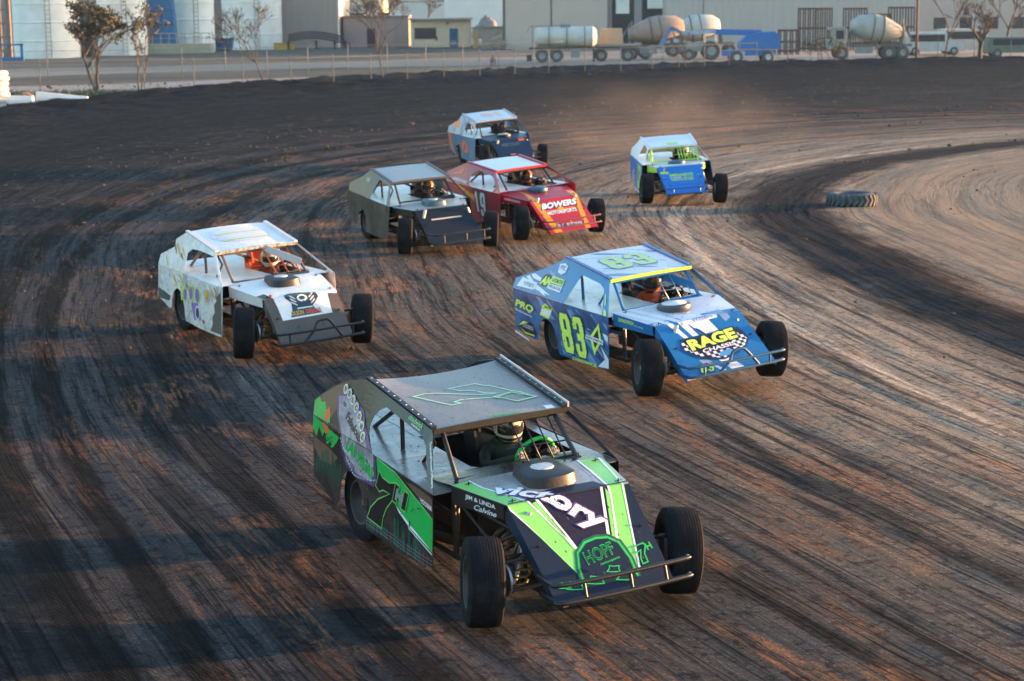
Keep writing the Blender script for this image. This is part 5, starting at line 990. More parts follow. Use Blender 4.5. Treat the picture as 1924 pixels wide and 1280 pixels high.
def make_driver(S, L, sx, sy):
    dv = L['driver']; X, Y, a = S['pose']
    e = empty('person', (X, Y, 0), a); tag(e, dv['label'], 'person', 'helmeted drivers seated in the race cars')
    rot = (R(S['lean'][0]), R(S['lean'][1]), 0)
    inner = Matrix.Identity(4)
    J = [(sx, sy, .44, .14, .16), (sx - .05, sy, .60, .13, .15), (sx - .10, sy, .72, .12, .16), (sx - .10, sy, .82, .085, .12), (sx - .04, sy, .90, .055), (sx + .02, sy, .99, .07),
         (sx - .09, sy - .17, .79, .06), (sx + .09, sy - .24, .72, .048), (.02, sy - .15, .88, .034), (.05, sy - .15, .905, .026),
         (sx - .09, sy + .17, .79, .06), (sx + .09, sy + .24, .72, .048), (.02, sy + .15, .88, .034), (.05, sy + .15, .905, .026),
         (sx + .10, sy - .09, .42, .09), (sx + .50, sy - .10, .52, .062), (sx + .72, sy - .10, .30, .042), (sx + .80, sy - .10, .29, .035),
         (sx + .10, sy + .09, .42, .09), (sx + .50, sy + .10, .52, .062), (sx + .72, sy + .10, .30, .042), (sx + .80, sy + .10, .29, .035)]
    E = [(0, 1), (1, 2), (2, 3), (3, 4), (4, 5), (3, 6), (6, 7), (7, 8), (8, 9), (3, 10), (10, 11), (11, 12), (12, 13), (0, 14), (14, 15), (15, 16), (16, 17), (0, 18), (18, 19), (19, 20), (20, 21)]
    b = skin_body('racing_suit', J, E, [dv['suit']], e); b.rotation_euler = rot
    for sg in (-1, 1):                        # gloved hands closed round the wheel rim
        hx, hy, hz = .065, sy + sg * .155, .915
        J = [(hx - .02, hy, hz - .015, .024, .03), (hx + .01, hy, hz, .026, .034), (hx + .035, hy - sg * .01, hz + .012, .016, .03)]; E = [(0, 1), (1, 2)]
        for k in range(4):
            dy = (k - 1.5) * .019; Lk = (.9, 1, .95, .8)[k]; i = len(J)
            J += [(hx + .045, hy + dy, hz + .014, .0095), (hx + .045 + .022 * Lk, hy + dy, hz + .004, .009), (hx + .05 + .018 * Lk, hy + dy, hz - .02, .0085), (hx + .03, hy + dy, hz - .03, .008)]; E += [(2, i), (i, i + 1), (i + 1, i + 2), (i + 2, i + 3)]
        i = len(J); J += [(hx + .01, hy - sg * .038, hz - .005, .011), (hx + .03, hy - sg * .045, hz - .022, .0095)]; E += [(1, i), (i, i + 1)]
        h = skin_body('glove', J, E, [dv.get('glove', BLACK)], e, sub=1); h.rotation_euler = rot
    # head and face inside the helmet opening
    hc = Vector((sx - .055, sy, 1.10)); hc.z = dv.get('hz', 1.04); hc.x = dv.get('hx', sx + .05); Mh = Matrix.Translation(hc) @ Matrix.Rotation(R(dv.get('turn', -14)), 4, 'Z') @ Matrix.Rotation(R(6), 4, 'Y')
    mb = MB(); n, k = 24, 16
    def prof(th, ph, r):                      # head ellipsoid
        return (r * 1.0 * math.cos(ph) * math.cos(th), r * .82 * math.cos(ph) * math.sin(th), r * 1.15 * math.sin(ph))
    V = [prof(2 * math.pi * i / n, -math.pi / 2 + math.pi * j / k, .092) for j in range(k + 1) for i in range(n)]
    F = [(j * n + i, j * n + (i + 1) % n, (j + 1) * n + (i + 1) % n, (j + 1) * n + i) for j in range(k) for i in range(n)]
    mb.add(V, F, 0, Mh); mb.lathe([(.018, .0), (.012, .02), (0, .026)], 10, 0, Mh @ Matrix.Translation((.088, 0, -.012)), 'x')
    for sg in (-1, 1): mb.lathe([(.013, 0), (.01, .006), (0, .009)], 10, 1, Mh @ Matrix.Translation((.082, sg * .032, .012)), 'x'); mb.lathe([(.006, 0), (0, .003)], 8, 2, Mh @ Matrix.Translation((.09, sg * .032, .012)), 'x')
    mb.box(.082, .088, -.024, .024, -.056, -.048, 3, Mh)
    h = mb.build('face', [SKIN, simple((.7, .7, .7), .3, 'eye'), BLACK, simple((.35, .12, .1), .6, 'lips')], e, True, autosm=60); h.rotation_euler = rot
    # helmet shell: closed with an eye port, chin bar and visor
    mb = MB(); n, k = 40, 26; V = []; idx = {}; F = []; FM = []
    def sh(th, ph, r):
        c = math.cos(ph); x = r * 1.10 * c * math.cos(th); y = r * .92 * c * math.sin(th); z = r * 1.02 * math.sin(ph)
        if ph < 0: x *= 1 + .16 * max(0, math.cos(th)) * (-math.sin(ph)) ** .6; 
        return (x, y, z)
    for j in range(k + 1):
        for i in range(n): V.append(sh(2 * math.pi * i / n, lerp(R(-62), R(90), j / k), .140))
    for j in range(k):
        for i in range(n):
            th = 2 * math.pi * (i + .5) / n; th = (th + math.pi) % (2 * math.pi) - math.pi; ph = math.degrees(lerp(R(-62), R(90), (j + .5) / k))
            port = abs(th) < R(66) and -16 < ph < 22
            if port and j % 1 == 0: FM.append(2)
            else: FM.append(1 if (ph > 22 and (int((th + 4) * 3.2) % 3 == 0)) or (-42 < ph < -24) else 0)
            F.append((j * n + i, j * n + (i + 1) % n, (j + 1) * n + (i + 1) % n, (j + 1) * n + i))
    base = len(mb.v); mb.v += [tuple(Mh @ Vector(p)) for p in V]; mb.f += F; mb.m += FM
    mb.lathe([(.1, -.125), (.112, -.128), (.118, -.12), (.11, -.11)], 28, 3, Mh, 'z', True)
    for sg in (-1, 1): mb.lathe([(.02, 0), (.02, .012), (0, .014)], 12, 3, Mh @ Matrix.Translation((.03, sg * .126, .01)), 'y')
    visor = paint((.02, .02, .025), .08, .05, .2, name='visor')
    h = mb.build('helmet', [dv['helmet'], dv['helmet2'], visor, BLACK], e, True, autosm=50); h.rotation_euler = rot
# ---------------------------------------------------------------- liveries
def shards(seed, area, n, slope, wid, ln, cols, lay=1, clip=None):          # slanted streaks scattered over a panel
    r = random.Random(seed); out = []; x0, x1, y0, y1 = area
    for i in range(n):
        x, y = r.uniform(x0, x1), r.uniform(y0, y1); L_ = r.uniform(*ln); w = r.uniform(*wid); a = slope + r.uniform(-.12, .12); c, s = math.cos(a), math.sin(a)
        pts = [(0, -w), (L_ * .6, -w * .6), (L_, 0), (L_ * .5, w * .6), (.05 * L_, w), (-L_ * .2, w * .1)]
        out.append((r.choice(cols), lay + i * .06, tri2d([(x + p * c - q * s, y + p * s + q * c) for p, q in pts])) + ((clip,) if clip else ()))
    return out
def ringp(P, w):                                                  # closed outline of width w
    A, B = inset(P, -w / 2), inset(P, w / 2); n = len(P); return A + B, [(i, (i + 1) % n, n + (i + 1) % n, n + i) for i in range(n)]
def outlined(P, m_out, m_in, lay, d): return [(m_out, lay, tri2d(P)), (m_in, lay + 1, tri2d(inset(P, d)))]
def hshape(BL, BR, TL):                                           # letter H as a polygon
    g = [(0, 0), (.34, 0), (.34, .38), (.66, .38), (.66, 0), (1, 0), (1, 1), (.66, 1), (.66, .62), (.34, .62), (.34, 1), (0, 1)]
    e = (BR[0] - BL[0], BR[1] - BL[1]); f = (TL[0] - BL[0], TL[1] - BL[1])
    return [(BL[0] + x * e[0] + y * f[0], BL[1] + x * e[1] + y * f[1]) for x, y in g]
def amap(g, BL, BR, TL):
    e = (BR[0] - BL[0], BR[1] - BL[1]); f = (TL[0] - BL[0], TL[1] - BL[1])
    return [(BL[0] + x * e[0] + y * f[0], BL[1] + x * e[1] + y * f[1]) for x, y in g]
SEVEN = [(0, .66), (.06, 1), (.95, 1), (1, .84), (.62, .46), (.50, 0), (.10, 0), (.18, .30), (.52, .70), (.22, .66)]
def numeral(ch):                                                  # chunky racing digits in a unit box, as (outline, holes)
    c = .16
    if ch == '8': return [(c, 0), (1 - c, 0), (1, c), (1, .44), (.93, .5), (1, .56), (1, 1 - c), (1 - c, 1), (c, 1), (0, 1 - c), (0, .56), (.07, .5), (0, .44), (0, c)], [[(.38, .15), (.62, .15), (.62, .41), (.38, .41)], [(.38, .59), (.62, .59), (.62, .85), (.38, .85)]]
    if ch == '3': return [(c, 0), (1 - c, 0), (1, c), (1, .44), (.9, .5), (1, .56), (1, 1 - c), (1 - c, 1), (c, 1), (0, 1 - c), (0, .68), (.38, .68), (.38, .85), (.62, .85), (.62, .59), (.3, .59), (.3, .41), (.62, .41), (.62, .15), (.38, .15), (.38, .32), (0, .32), (0, c)], []
    if ch == '9': return [(c, 0), (1 - c, 0), (1, c), (1, 1 - c), (1 - c, 1), (c, 1), (0, 1 - c), (0, .5), (c, .38), (.62, .38), (.62, .15), (.38, .15), (.38, .28), (0, .28), (0, c)], [[(.38, .52), (.62, .52), (.62, .85), (.38, .85)]]
    if ch == '1': return [(.3, 0), (.75, 0), (.75, 1), (.4, 1), (.05, .78), (.05, .62), (.3, .70)], []
def digit(ch, mi, lay, BL, BR, TL):
    o, h = numeral(ch); v, f = tri2d([p for p in o], h); e = affine((v, f), BL, BR, TL); return (mi, lay, e)
LIME = (.17, .52, .12); GRN = (.012, .40, .07); WHT = (.74, .74, .75); NAVY = (.008, .016, .034)
g_dm = [paint(LIME, .3, .10, name='lime'), paint(GRN, .3, .10, name='green'), paint(WHT, .3, .10, name='white'), paint(NAVY, .35, .03, name='navy', spec=.18), paint((.008, .008, .01), .3, .06, name='gloss_black'),
        paint((.42, .38, .42), .4, .15, c2=(.22, .19, .24), s2=4, name='sign_pale'), paint((.10, .05, .18), .35, .1, name='purple'), paint((.006, .075, .045), .35, .1, name='drip_green'), paint((.13, .065, .04), .4, .2, name='brown'), paint((.62, .13, .03), .4, .1, name='orange'), paint((.45, .46, .50), .25, .1, .5, name='silver'), paint((.016, .015, .032), .35, .02, name='slate', spec=.18)]
LM, GR, WH, NV, BK, PALE, PUR, DRP, BRN, ORG, SIL, SLT = range(1, 13)
RG = paint((.25, .225, .20), .36, .22, .1, name='roof_grey', c2=(.23, .215, .20), s2=2.5)
def build_green():
    s7 = [(-.518, .82), (-.62, .655), (-.52, .62), (-.44, .655), (-.30, .665), (-.56, .56), (-.72, .45), (-.79, .335), (-.47, .318), (-.44, .42), (-.36, .52), (-.22, .63), (-.09, .72), (-.10, .79), (-.16, .80), (-.30, .765), (-.45, .775)]
    H = hshape((-.235, .625), (.03, .59), (-.165, .80))
    side = [(PUR, 1, tri2d([(-1.42, .90), (-1.40, .80), (-1.27, .675), (-1.05, .62), (-.66, .63), (-.60, .74), (-.63, .91)])),
            (PALE, 2, tri2d([(-1.40, .92), (-1.37, .82), (-1.24, .70), (-1.05, .655), (-.72, .66), (-.65, .74), (-.67, .91)])),
            (GR, 1, tri2d([(-.60, .895), (-.42, .885), (-.25, .868), (.10, .775), (.535, .655), (.52, .39), (.2, .47), (-.10, .59), (-.3, .66), (-.55, .70)])),
            (LM, 2, tri2d(stroke([(-.58, .9), (-.2, .87), (.1, .785), (.535, .665)], .012))), (WH, 2, tri2d([(-.17, .605), (.1, .52), (.52, .40), (.1, .49), (-.1, .56)])),
            (WH, 3, tri2d([(.515, .385), (.535, .37), (.1, .475), (.08, .49)]))]
    side += outlined(s7, LM, BK, 3, .013) + outlined(H, LM, BK, 5, .012) + [(SIL, 7, TXT('H', (-.17, .655), (-.03, .635), (-.13, .76), .05))]
    r = random.Random(3)
    for i in range(15):                       # dripping slime along the lower edge and tail
        x = r.uniform(-.75, .45); h = r.uniform(.08, .28); w = r.uniform(.012, .03); z0 = .26
        side.append((DRP, 1 + i * .1, tri2d([(x - w, z0), (x + w, z0), (x + w * .8, z0 + h), (x, z0 + h + .03), (x - w * .8, z0 + h)])))
    for i in range(10):
        x = -2.0 + .065 * i; h = r.uniform(.06, .2); side.append((DRP, 1 + i * .1, tri2d([(x, .45 + r.uniform(0, .1)), (x + .03, .45), (x + .05, .5 + h), (x + .015, .52 + h)])))
    for k in range(3): side.append((SIL, 3 + k * .2, tri2d(stroke([(-.80, .285 + .03 * k), (.525, .265 + .03 * k)], .0035))))
    for i in range(18): side.append((SIL, 4, tri2d(stroke([(-.78 + i * .072, .25), (-.775 + i * .072, .36)], .003))))
    side += [(GR, 1.5, tri2d([(-2.12, .935), (-1.84, .92), (-1.62, .90), (-1.45, .88), (-1.5, .82), (-1.56, .78), (-1.62, .84), (-1.70, .83), (-1.78, .88), (-1.86, .80), (-1.95, .87), (-2.02, .76), (-2.11, .83)])), (ORG, 2, tri2d([(-1.86, .93), (-1.72, .92), (-1.70, .87), (-1.77, .84), (-1.84, .87)])), (GR, 2.2, TXT('99', (-1.78, .76), (-1.55, .745), (-1.76, .85), .03)),
             (BRN, 2, tri2d([(.02, .845), (.3, .85), (.54, .83), (.54, .72), (.3, .765)])), (WH, 3, TXT('HOOSIER', (.30, .745), (.535, .73), (.30, .785), .03)), (BRN, 1.2, tri2d([(-2.08, .75), (-1.7, .74), (-1.45, .70), (-1.6, .6), (-1.9, .58), (-2.07, .66)])),
             (GR, 4, TXT('LAS VEGAS', (-1.30, .815), (-.70, .68), (-1.24, .93), .05)), (BK, 5, TXT('NEVADA', (-1.345, .765), (-1.08, .665), (-1.33, .80), .01, 1.35))]
    for i in range(24): t = i / 23; a_ = (lerp(-1.41, -1.10, min(1, t * 2)), lerp(.88, .635, min(1, t * 2))) if t < .5 else (lerp(-1.10, -.62, t * 2 - 1), lerp(.635, .70, (t * 2 - 1) ** 2)); side.append((WH, 3.5, tri2d(ell(*a_, .008, .008, 7))))
    sail = [(BRN, 1, tri2d([(-2.13, 1.06), (-2.0, 1.14), (-1.7, 1.28), (-1.45, 1.35), (-1.5, 1.22), (-1.7, 1.0), (-1.75, .93), (-2.12, .95)])), (GR, 1.6, tri2d([(-2.14, 1.06), (-2.05, 1.115), (-1.98, 1.08), (-1.90, 1.10), (-1.83, 1.03), (-1.75, 1.05), (-1.70, .95), (-2.1, .945)])), (ORG, 2.1, tri2d([(-1.85, 1.03), (-1.78, 1.08), (-1.72, 1.02), (-1.76, .96), (-1.85, .95)])),
            (PUR, 2, tri2d([(-1.68, 1.20), (-1.46, 1.27), (-1.25, 1.25), (-1.05, 1.19), (-.96, 1.08), (-.73, .925), (-1.44, .925), (-1.58, 1.05)])), (PALE, 3, tri2d([(-1.62, 1.20), (-1.46, 1.235), (-1.26, 1.22), (-1.10, 1.15), (-1.0, 1.06), (-.82, .925), (-1.40, .925), (-1.53, 1.04)]))]
    wl_ = [(-1.413, 1.295), (-1.331, 1.255), (-1.249, 1.205), (-1.155, 1.150), (-1.055, 1.085), (-.965, 1.02), (-.93, .965)]
    for ch, (x, z) in zip('WELCOME', [(-1.50, 1.285), (-1.40, 1.265), (-1.30, 1.23), (-1.20, 1.185), (-1.105, 1.13), (-1.02, 1.065), (-.95, .99)]):
        sail += [(WH, 5, tri2d(ell(x, z, .05, .043, 18))), (SIL, 5.6, tri2d(ell(x, z, .042, .036, 18))), (DRP, 6.4, TXT(ch, (x - .022, z - .022), (x + .022, z - .026), (x - .020, z + .022), .03))]
    sail += [(BK, 5, TXT('Fabulous', (-1.38, 1.055), (-1.0, .93), (-1.34, 1.125), .01)), (BK, 5, TXT('to', (-1.50, 1.16), (-1.43, 1.14), (-1.49, 1.19), .01))]
    px = (.435, -.375)                        # lettering running down the windscreen pillar
    sail += [(WH, 2, TXT('DonutsHouseOfBeers', (.165, 1.165), (.495, .90), (.183, 1.185), .02)), (LM, 2, TXT('chadwick', (-.30, 1.268), (-.04, 1.232), (-.29, 1.305), .02)), (WH, 2, TXT('racing', (-.22, 1.232), (-.06, 1.21), (-.215, 1.25), .02))]
    roof = []
    o7 = [(-.606, -.442), (-.453, -.347), (-.291, -.246), (-.293, -.153), (-.345, -.19), (-.37, -.111), (-.338, .031), (-.296, .167), (-.352, .349), (-.262, .425), (-.24, .46), (-.338, .422), (-.392, .37), (-.521, .295), (-.588, .259), (-.599, .219), (-.686, .175), (-.667, -.085), (-.626, -.052), (-.57, -.014), (-.551, .052), (-.51, .093), (-.432, .141), (-.393, .223), (-.385, .188), (-.42, .073), (-.495, -.065), (-.602, -.231), (-.628, -.331)]
    hb = [(-.306, .155), (-.352, .349), (-.262, .425), (-.181, .492), (-.143, .289), (-.234, .232)]
    roof += [(LM, 1, ringp(o7, .026)), (WH, 2, ringp(o7, .010)), (LM, 3, ringp(hb, .022)), (WH, 4, ringp(hb, .009)), (LM, 5, tri2d(stroke([(-.234, .232), (-.262, .286), (-.235, .310)], .012))), (LM, 5, tri2d(stroke([(-.262, .425), (-.240, .378), (-.285, .372)], .012))), (WH, 2, tri2d([(.02, .44), (.09, .44), (.09, .52), (.02, .52)])),
             (GR, 2, TXT('HOPF', (.09, -.08), (.09, .20), (.055, -.075), .05))]
    hood = [(SLT, .6, tri2d([(.60, -.36), (.50, -.1), (.50, .30), (.64, .35), (1.07, .24), (1.16, -.15)])), (LM, 1, tri2d([(0, -.69), (.0, -.52), (.20, -.50), (.60, -.375), (1.13, -.155), (1.42, -.19), (1.38, -.215), (1.0, -.38), (.662, -.54), (.648, -.56)])), (WH, 2, tri2d([(.0, -.52), (.2, -.505), (.62, -.36), (1.14, -.13), (1.13, -.16), (.60, -.385), (.2, -.522), (0, -.535)])),
            (WH, 2, tri2d([(.655, -.53), (1.40, -.20), (1.42, -.19), (1.0, -.375), (.66, -.548)])), (LM, 2, tri2d([(.67, -.33), (.9, -.25), (1.15, -.165), (.94, -.21), (.66, -.29)])), (WH, 2.5, tri2d([(.64, -.295), (1.0, -.185), (1.15, -.135), (1.0, -.17), (.64, -.27)])),
            (LM, 1, tri2d([(0, .455), (0, .665), (.30, .60), (.65, .49), (1.0, .385), (1.41, .275), (1.44, .235), (1.15, .20), (.70, .345)])), (WH, 2, tri2d([(0, .44), (.70, .33), (1.15, .185), (1.44, .23), (1.15, .21), (.70, .35), (0, .462)])), (WH, 2, tri2d([(0, .655), (.65, .48), (1.41, .275), (1.40, .262), (.65, .468), (0, .64)])),
            (WH, 2, tri2d([(.62, .285), (1.1, .13), (1.12, .15), (.64, .30)])), (LM, 2, tri2d([(.66, .315), (1.12, .165), (1.14, .19), (.72, .335)])),
            (NV, .5, tri2d([(1.6, -.6), (1.6, .6), (.66, .6), (.66, -.6)])),
            (GR, 3, tri2d([(1.455, -.23), (1.3, -.215), (1.16, -.165), (1.08, -.07), (1.062, .04), (1.075, .14), (1.14, .215), (1.30, .245), (1.455, .235)])), (DRP, 2.9, tri2d([(1.46, -.25), (1.3, -.235), (1.15, -.18), (1.06, -.07), (1.042, .04), (1.055, .15), (1.13, .235), (1.30, .265), (1.46, .25)])), (NV, 4, tri2d([(1.46, -.21), (1.3, -.195), (1.17, -.15), (1.10, -.06), (1.082, .04), (1.095, .13), (1.15, .195), (1.30, .225), (1.46, .215)])),
            (GR, 5, TXT('HOPF', (1.285, -.125), (1.235, .14), (1.17, -.13), .03)), (NV, 6, TXT('HOPF', (1.278, -.118), (1.232, .133), (1.177, -.122), -.012)), (GR, 5, TXT('motorsports', (1.315, -.03), (1.285, .15), (1.29, -.025), .02)),
            (PUR, 4.2, TXT('victory', (.385, -.60), (1.065, .06), (.235, -.40), .075)), (WH, 5.4, TXT('victory', (.375, -.585), (1.05, .055), (.245, -.40), .035)), (WH, 5.6, TXT('CHASSIS', (.58, -.33), (.80, -.09), (.545, -.30), .02))]
    hood += [(GR, 5, ringp(amap(SEVEN, (1.37, .30), (1.35, .42), (1.215, .28)), .011)), (GR, 5, TXT('H', (1.265, .405), (1.255, .455), (1.205, .40), .03))]
    for cx, cy, q in ((1.43, -.30, .05), (1.41, -.38, .035), (1.42, -.12, .05), (1.36, .06, .04), (1.44, .12, .05), ):    # splashes near the nose
        sp = [(cx + q * (1 + .6 * (k % 2)) * math.cos(k * .7) * .6, cy + q * (1 + .6 * (k % 2)) * math.sin(k * .7)) for k in range(9)]; hood += [(GR, 5, ringp(sp, .009))]
    skirt = [(WH, 2, TXT('JIM & LINDA', (.17, -.07), (.52, -.072), (.17, -.025), .02)), (WH, 2, TXT('Calvine', (.26, -.125), (.52, -.125), (.285, -.08), .01))]
    build_car('green', 'green and black race car number 7H leading the pack, closest to the camera', dict(sail_shape='green', side=paint((.010, .009, .012), .35, .05, c2=(.045, .028, .026), s2=5, name='camo_dark', spec=.3), sail=paint((.006, .018, .028), .32, .05, name='dark_blue_black', spec=.35), roof=RG, hood=paint((.33, .31, .30), .22, .08, .2, name='hood_grey'), deck=paint((.33, .31, .285), .18, .12, .4, name='deck_grey', c2=(.19, .18, .17), s2=2.2),
        rail=BLACK, cowl=paint((.008, .009, .011), .25, .05, name='cowl_black'), lit_strip=True, sag=-.055, skirt_m=[paint((.02, .018, .018), .3, .12, name='skirt_black')], flange_m=[paint((.012, .03, .055), .3, .1, name='flange_navy')], dm=g_dm + [RG],
        decals=dict(side=side, sail=sail, roof=roof, hood=hood, skirt=skirt, cowl=[(2, 2, tri2d([(.36, .22), (.42, .37), (.45, .36), (.39, .21)])), (11, 2, tri2d([(.22, .48), (.44, .52), (.24, .62)]))]), cage=BLACK, bumper_m=paint((.006, .008, .011), .35, .03, name='bumper_black'), wheel=paint((.01, .42, .07), .4, .05, name='green_grip'), cowl_x=.10, hole=(-1.0, .115, -.24, .68), bars=4, scoop='wedge', scoop_x=.25, stubs=(-.33, .06, .36), steer=-20,
        driver=dict(label='helmeted driver gripping the green steering wheel of the nearest race car', suit=simple((.02, .022, .025), .8, 'black_suit', (.012, .03, .02), 5), helmet=paint((.62, .56, .50), .25, .1, name='helmet_white'), helmet2=paint((.03, .03, .04), .25, .1, name='helmet_dark'), glove=paint((.05, .05, .05), .8, .1, c2=(.5, .5, .5), s2=30, name='glove'), turn=-12)))
CLU = [(-2.10, .66), (.46, .66), (.46, .845), (-2.10, .92)]; CLF = [(-.76, .26), (.5, .26), (.47, .66), (-.76, .66)]; CLS = [(-2.10, .95), (-.86, .93), (-.95, 1.38), (-1.42, 1.24), (-2.10, 1.06)]
def build_blue():
    B_ = (.003, .125, .33); BW = paint((.70, .71, .76), .3, .10, name='blue_car_white'); BL_ = paint((.20, .27, .45), .3, .12, name='lilac'); YG = paint((.60, .80, .10), .35, .08, name='yellow_green'); NB = paint((.002, .04, .12), .3, .08, name='deep_blue'); SB = paint((.06, .27, .50), .3, .1, name='steel_blue')
    dm = [BW, BL_, YG, NB, SB, paint((.012, .012, .016), .3, .05, name='gloss_black'), paint(B_, .3, .1, name='blue'), paint((.56, .68, .26), .4, .1, name='faded_yellow')]
    W, LI, Y, DB, ST, K, BB, FY = range(1, 9)
    side = shards(5, (-2.1, .5, .35, .95), 26, -.45, (.012, .05), (.25, .7), (W, LI, DB, ST, LI), 1, CLU) + shards(6, (-.75, .5, .25, .66), 14, -.45, (.012, .05), (.25, .6), (W, LI, DB, ST), 1, CLF)
    T1 = lambda s, BL, BR, TL, mi, lay, b=.04, sh=.0: (mi, lay, TXT(s, BL, BR, TL, b))
    def two(ch, BL, BR, TL):
        g = .018; return [digit(ch, DB, 5.5, (BL[0] - g, BL[1] - g), (BR[0] + g, BR[1] - g), (TL[0] - g, TL[1] + g)), digit(ch, Y, 6.5, BL, BR, TL)]
    side += two('8', (-.635, .295), (-.345, .30), (-.83, .775)) + two('3', (-.275, .29), (.0, .295), (-.45, .775))
    side += [T1('PRO', (-2.08, .70), (-1.52, .665), (-2.03, .81), DB, 5.3, .10), T1('PRO', (-2.08, .705), (-1.54, .67), (-2.03, .80), Y, 6, .04), T1('motorsports', (-2.06, .635), (-1.56, .60), (-2.06, .67), W, 6, .02), (K, 5.5, tri2d([(-2.0, .44), (-1.87, .54), (-1.58, .54), (-1.43, .42), (-1.50, .36), (-1.75, .35)])), (Y, 6, tri2d([(-1.97, .455), (-1.84, .53), (-1.66, .53), (-1.80, .50)])), (Y, 6, tri2d([(-1.96, .44), (-1.75, .37), (-1.5, .37), (-1.47, .40), (-1.52, .385), (-1.75, .39)])), T1('PONDEROSA', (-1.86, .45), (-1.52, .44), (-1.84, .50), W, 6.5, .0),
             (Y, 5.5, tri2d([(-1.33, .68), (-1.08, .65), (-.99, .79), (-1.19, .84), (-1.26, .8)])), (W, 6, tri2d([(-1.30, .71), (-1.06, .68), (-1.02, .75), (-1.28, .77)])), T1('Jacks', (-1.22, .775), (-1.03, .765), (-1.2, .825), K, 6.4, .02),
             (Y, 6, tri2d([(.255, .77), (.04, .575), (.175, .365), (.33, .565)], [[(.235, .695), (.11, .57), (.183, .455), (.275, .565)]])), (K, 6.5, tri2d([(.235, .695), (.11, .57), (.183, .455), (.275, .565)])), (W, 7, tri2d([(-.05, .60), (-.06, .55), (.37, .52), (.38, .575)])), T1('BLACK DIAMOND', (-.03, .562), (.36, .535), (-.03, .59), K, 7.6, .03), T1('CHADWICK', (-.43, .225), (.25, .225), (-.43, .265), Y, 6, .03), (W, 1.5, tri2d([(.25, .24), (.51, .25), (.5, .36), (.3, .5), (.42, .35)])), (W, 4, tri2d([(-2.08, .375), (-1.66, .30), (-1.66, .285), (-2.08, .35)]))]
    sail = shards(8, (-2.1, -.8, .95, 1.22), 12, -.22, (.012, .04), (.3, .7), (W, LI, DB, LI, W), 1, CLS)
    sail += [(K, 4, tri2d(ell(-1.31, 1.115, .13, .075, 22, .3))), T1('AM', (-1.44, 1.06), (-1.18, 1.05), (-1.38, 1.165), Y, 5, .06), (Y, 4, tri2d([(-1.17, 1.10), (-.83, 1.09), (-.82, 1.165), (-1.15, 1.185)])), (W, 4, tri2d([(-1.22, 1.03), (-.85, 1.01), (-.83, 1.08), (-1.19, 1.09)])), T1('AUTOMOTIVE', (-1.14, 1.115), (-.85, 1.105), (-1.12, 1.165), DB, 5, .02), T1('SPECIALTIES', (-1.18, 1.045), (-.87, 1.03), (-1.17, 1.08), DB, 5, .01),
             (W, 4, tri2d([(-1.05, 1.24), (-.95, 1.22), (-.86, 1.25), (-.84, 1.33), (-.92, 1.36), (-1.05, 1.34)])), T1('PTC', (-1.02, 1.28), (-.88, 1.27), (-1.01, 1.335), LI, 5, .05), (W, 4, tri2d([(-2.05, .97), (-1.55, .97), (-1.50, 1.06), (-1.95, 1.09)])), T1('WEBB\'S', (-1.88, 1.0), (-1.58, .99), (-1.87, 1.05), ST, 5, .02), (Y, 4, tri2d(stroke([(.22, 1.10), (.31, .99)], .022))), (Y, 4, tri2d([(.32, .95), (.40, .93), (.44, .88), (.38, .88)]))]
    roof = shards(12, (-.9, .05, -.5, .5), 18, 1.0, (.02, .05), (.2, .5), (W, LI, LI, W), 1)
    rn = lambda ch, a, b: [digit(ch, LI, 4, (-.145, a - .01), (-.145, b + .01), (-.655, a - .01 + .0)), digit(ch, FY, 5, (-.16, a), (-.16, b), (-.64, a))]
    roof += rn('8', -.32, -.02) + rn('3', .03, .33)
    hood = [(BB, .5, tri2d([(.60, -.62), (.60, .62), (1.6, .62), (1.6, -.62)])), (W, 1, tri2d([(0, -.72), (.3, -.62), (.72, -.44), (1.0, -.33), (1.0, -.27), (.7, -.37), (.4, -.5), (0, -.62)])), (W, 1.1, tri2d([(0, -.56), (.35, -.45), (.7, -.30), (1.02, -.20), (1.02, -.12), (.7, -.2), (.3, -.38), (0, -.48)])), (W, 1.2, tri2d([(.45, -.25), (.74, -.18), (1.02, -.06), (1.0, .17), (.82, .13), (.60, .10)])), (DB, 2, tri2d([(.86, -.13), (1.03, -.05), (1.03, .0), (.9, -.07)])),
            (BB, 1.3, tri2d([(.80, .16), (1.02, .20), (.98, .34), (.72, .30)])), (LI, .8, tri2d([(.60, .2), (.85, .33), (.8, .42), (.56, .40)])), (W, 1, tri2d([(1.36, -.1), (1.36, .05), (1.6, .2), (1.6, .02)])), (W, 1.2, tri2d([(1.40, -.25), (1.42, -.19), (1.6, -.04), (1.6, -.1)])), (LI, 1, tri2d([(1.35, -.33), (1.37, -.2), (1.45, -.15), (1.42, -.3)])),
            (DB, 4, tri2d([(1.16, -.47), (1.0, -.40), (.97, .43), (1.06, .46), (1.18, .47), (1.28, .38), (1.36, .22), (1.42, .0), (1.38, -.2), (1.30, -.36)])), (K, 5, tri2d([(1.15, -.44), (1.03, -.38), (1.0, .41), (1.06, .43), (1.17, .44), (1.27, .35), (1.34, .2), (1.40, .0), (1.36, -.19), (1.29, -.33)]))]
    for i in range(-9, 10):                   # chequered border of the shield
        for j in range(9):
            if (i + j) % 2 == 0:
                u, v = 1.02 + j * .042, i * .047
                if (abs(v) > .30 and u > 1.04) or (u > 1.24 and abs(v) < .36) or (v > .22 and u > 1.1):
                    if u + abs(v) * .55 < 1.44 and abs(v) < .44: hood.append((W, 6, tri2d([(u, v), (u + .042, v + .006), (u + .042, v + .05), (u, v + .044)]), [(1.15, -.44), (1.03, -.40), (1.0, .41), (1.17, .44), (1.27, .36), (1.40, .0), (1.29, -.33)]))
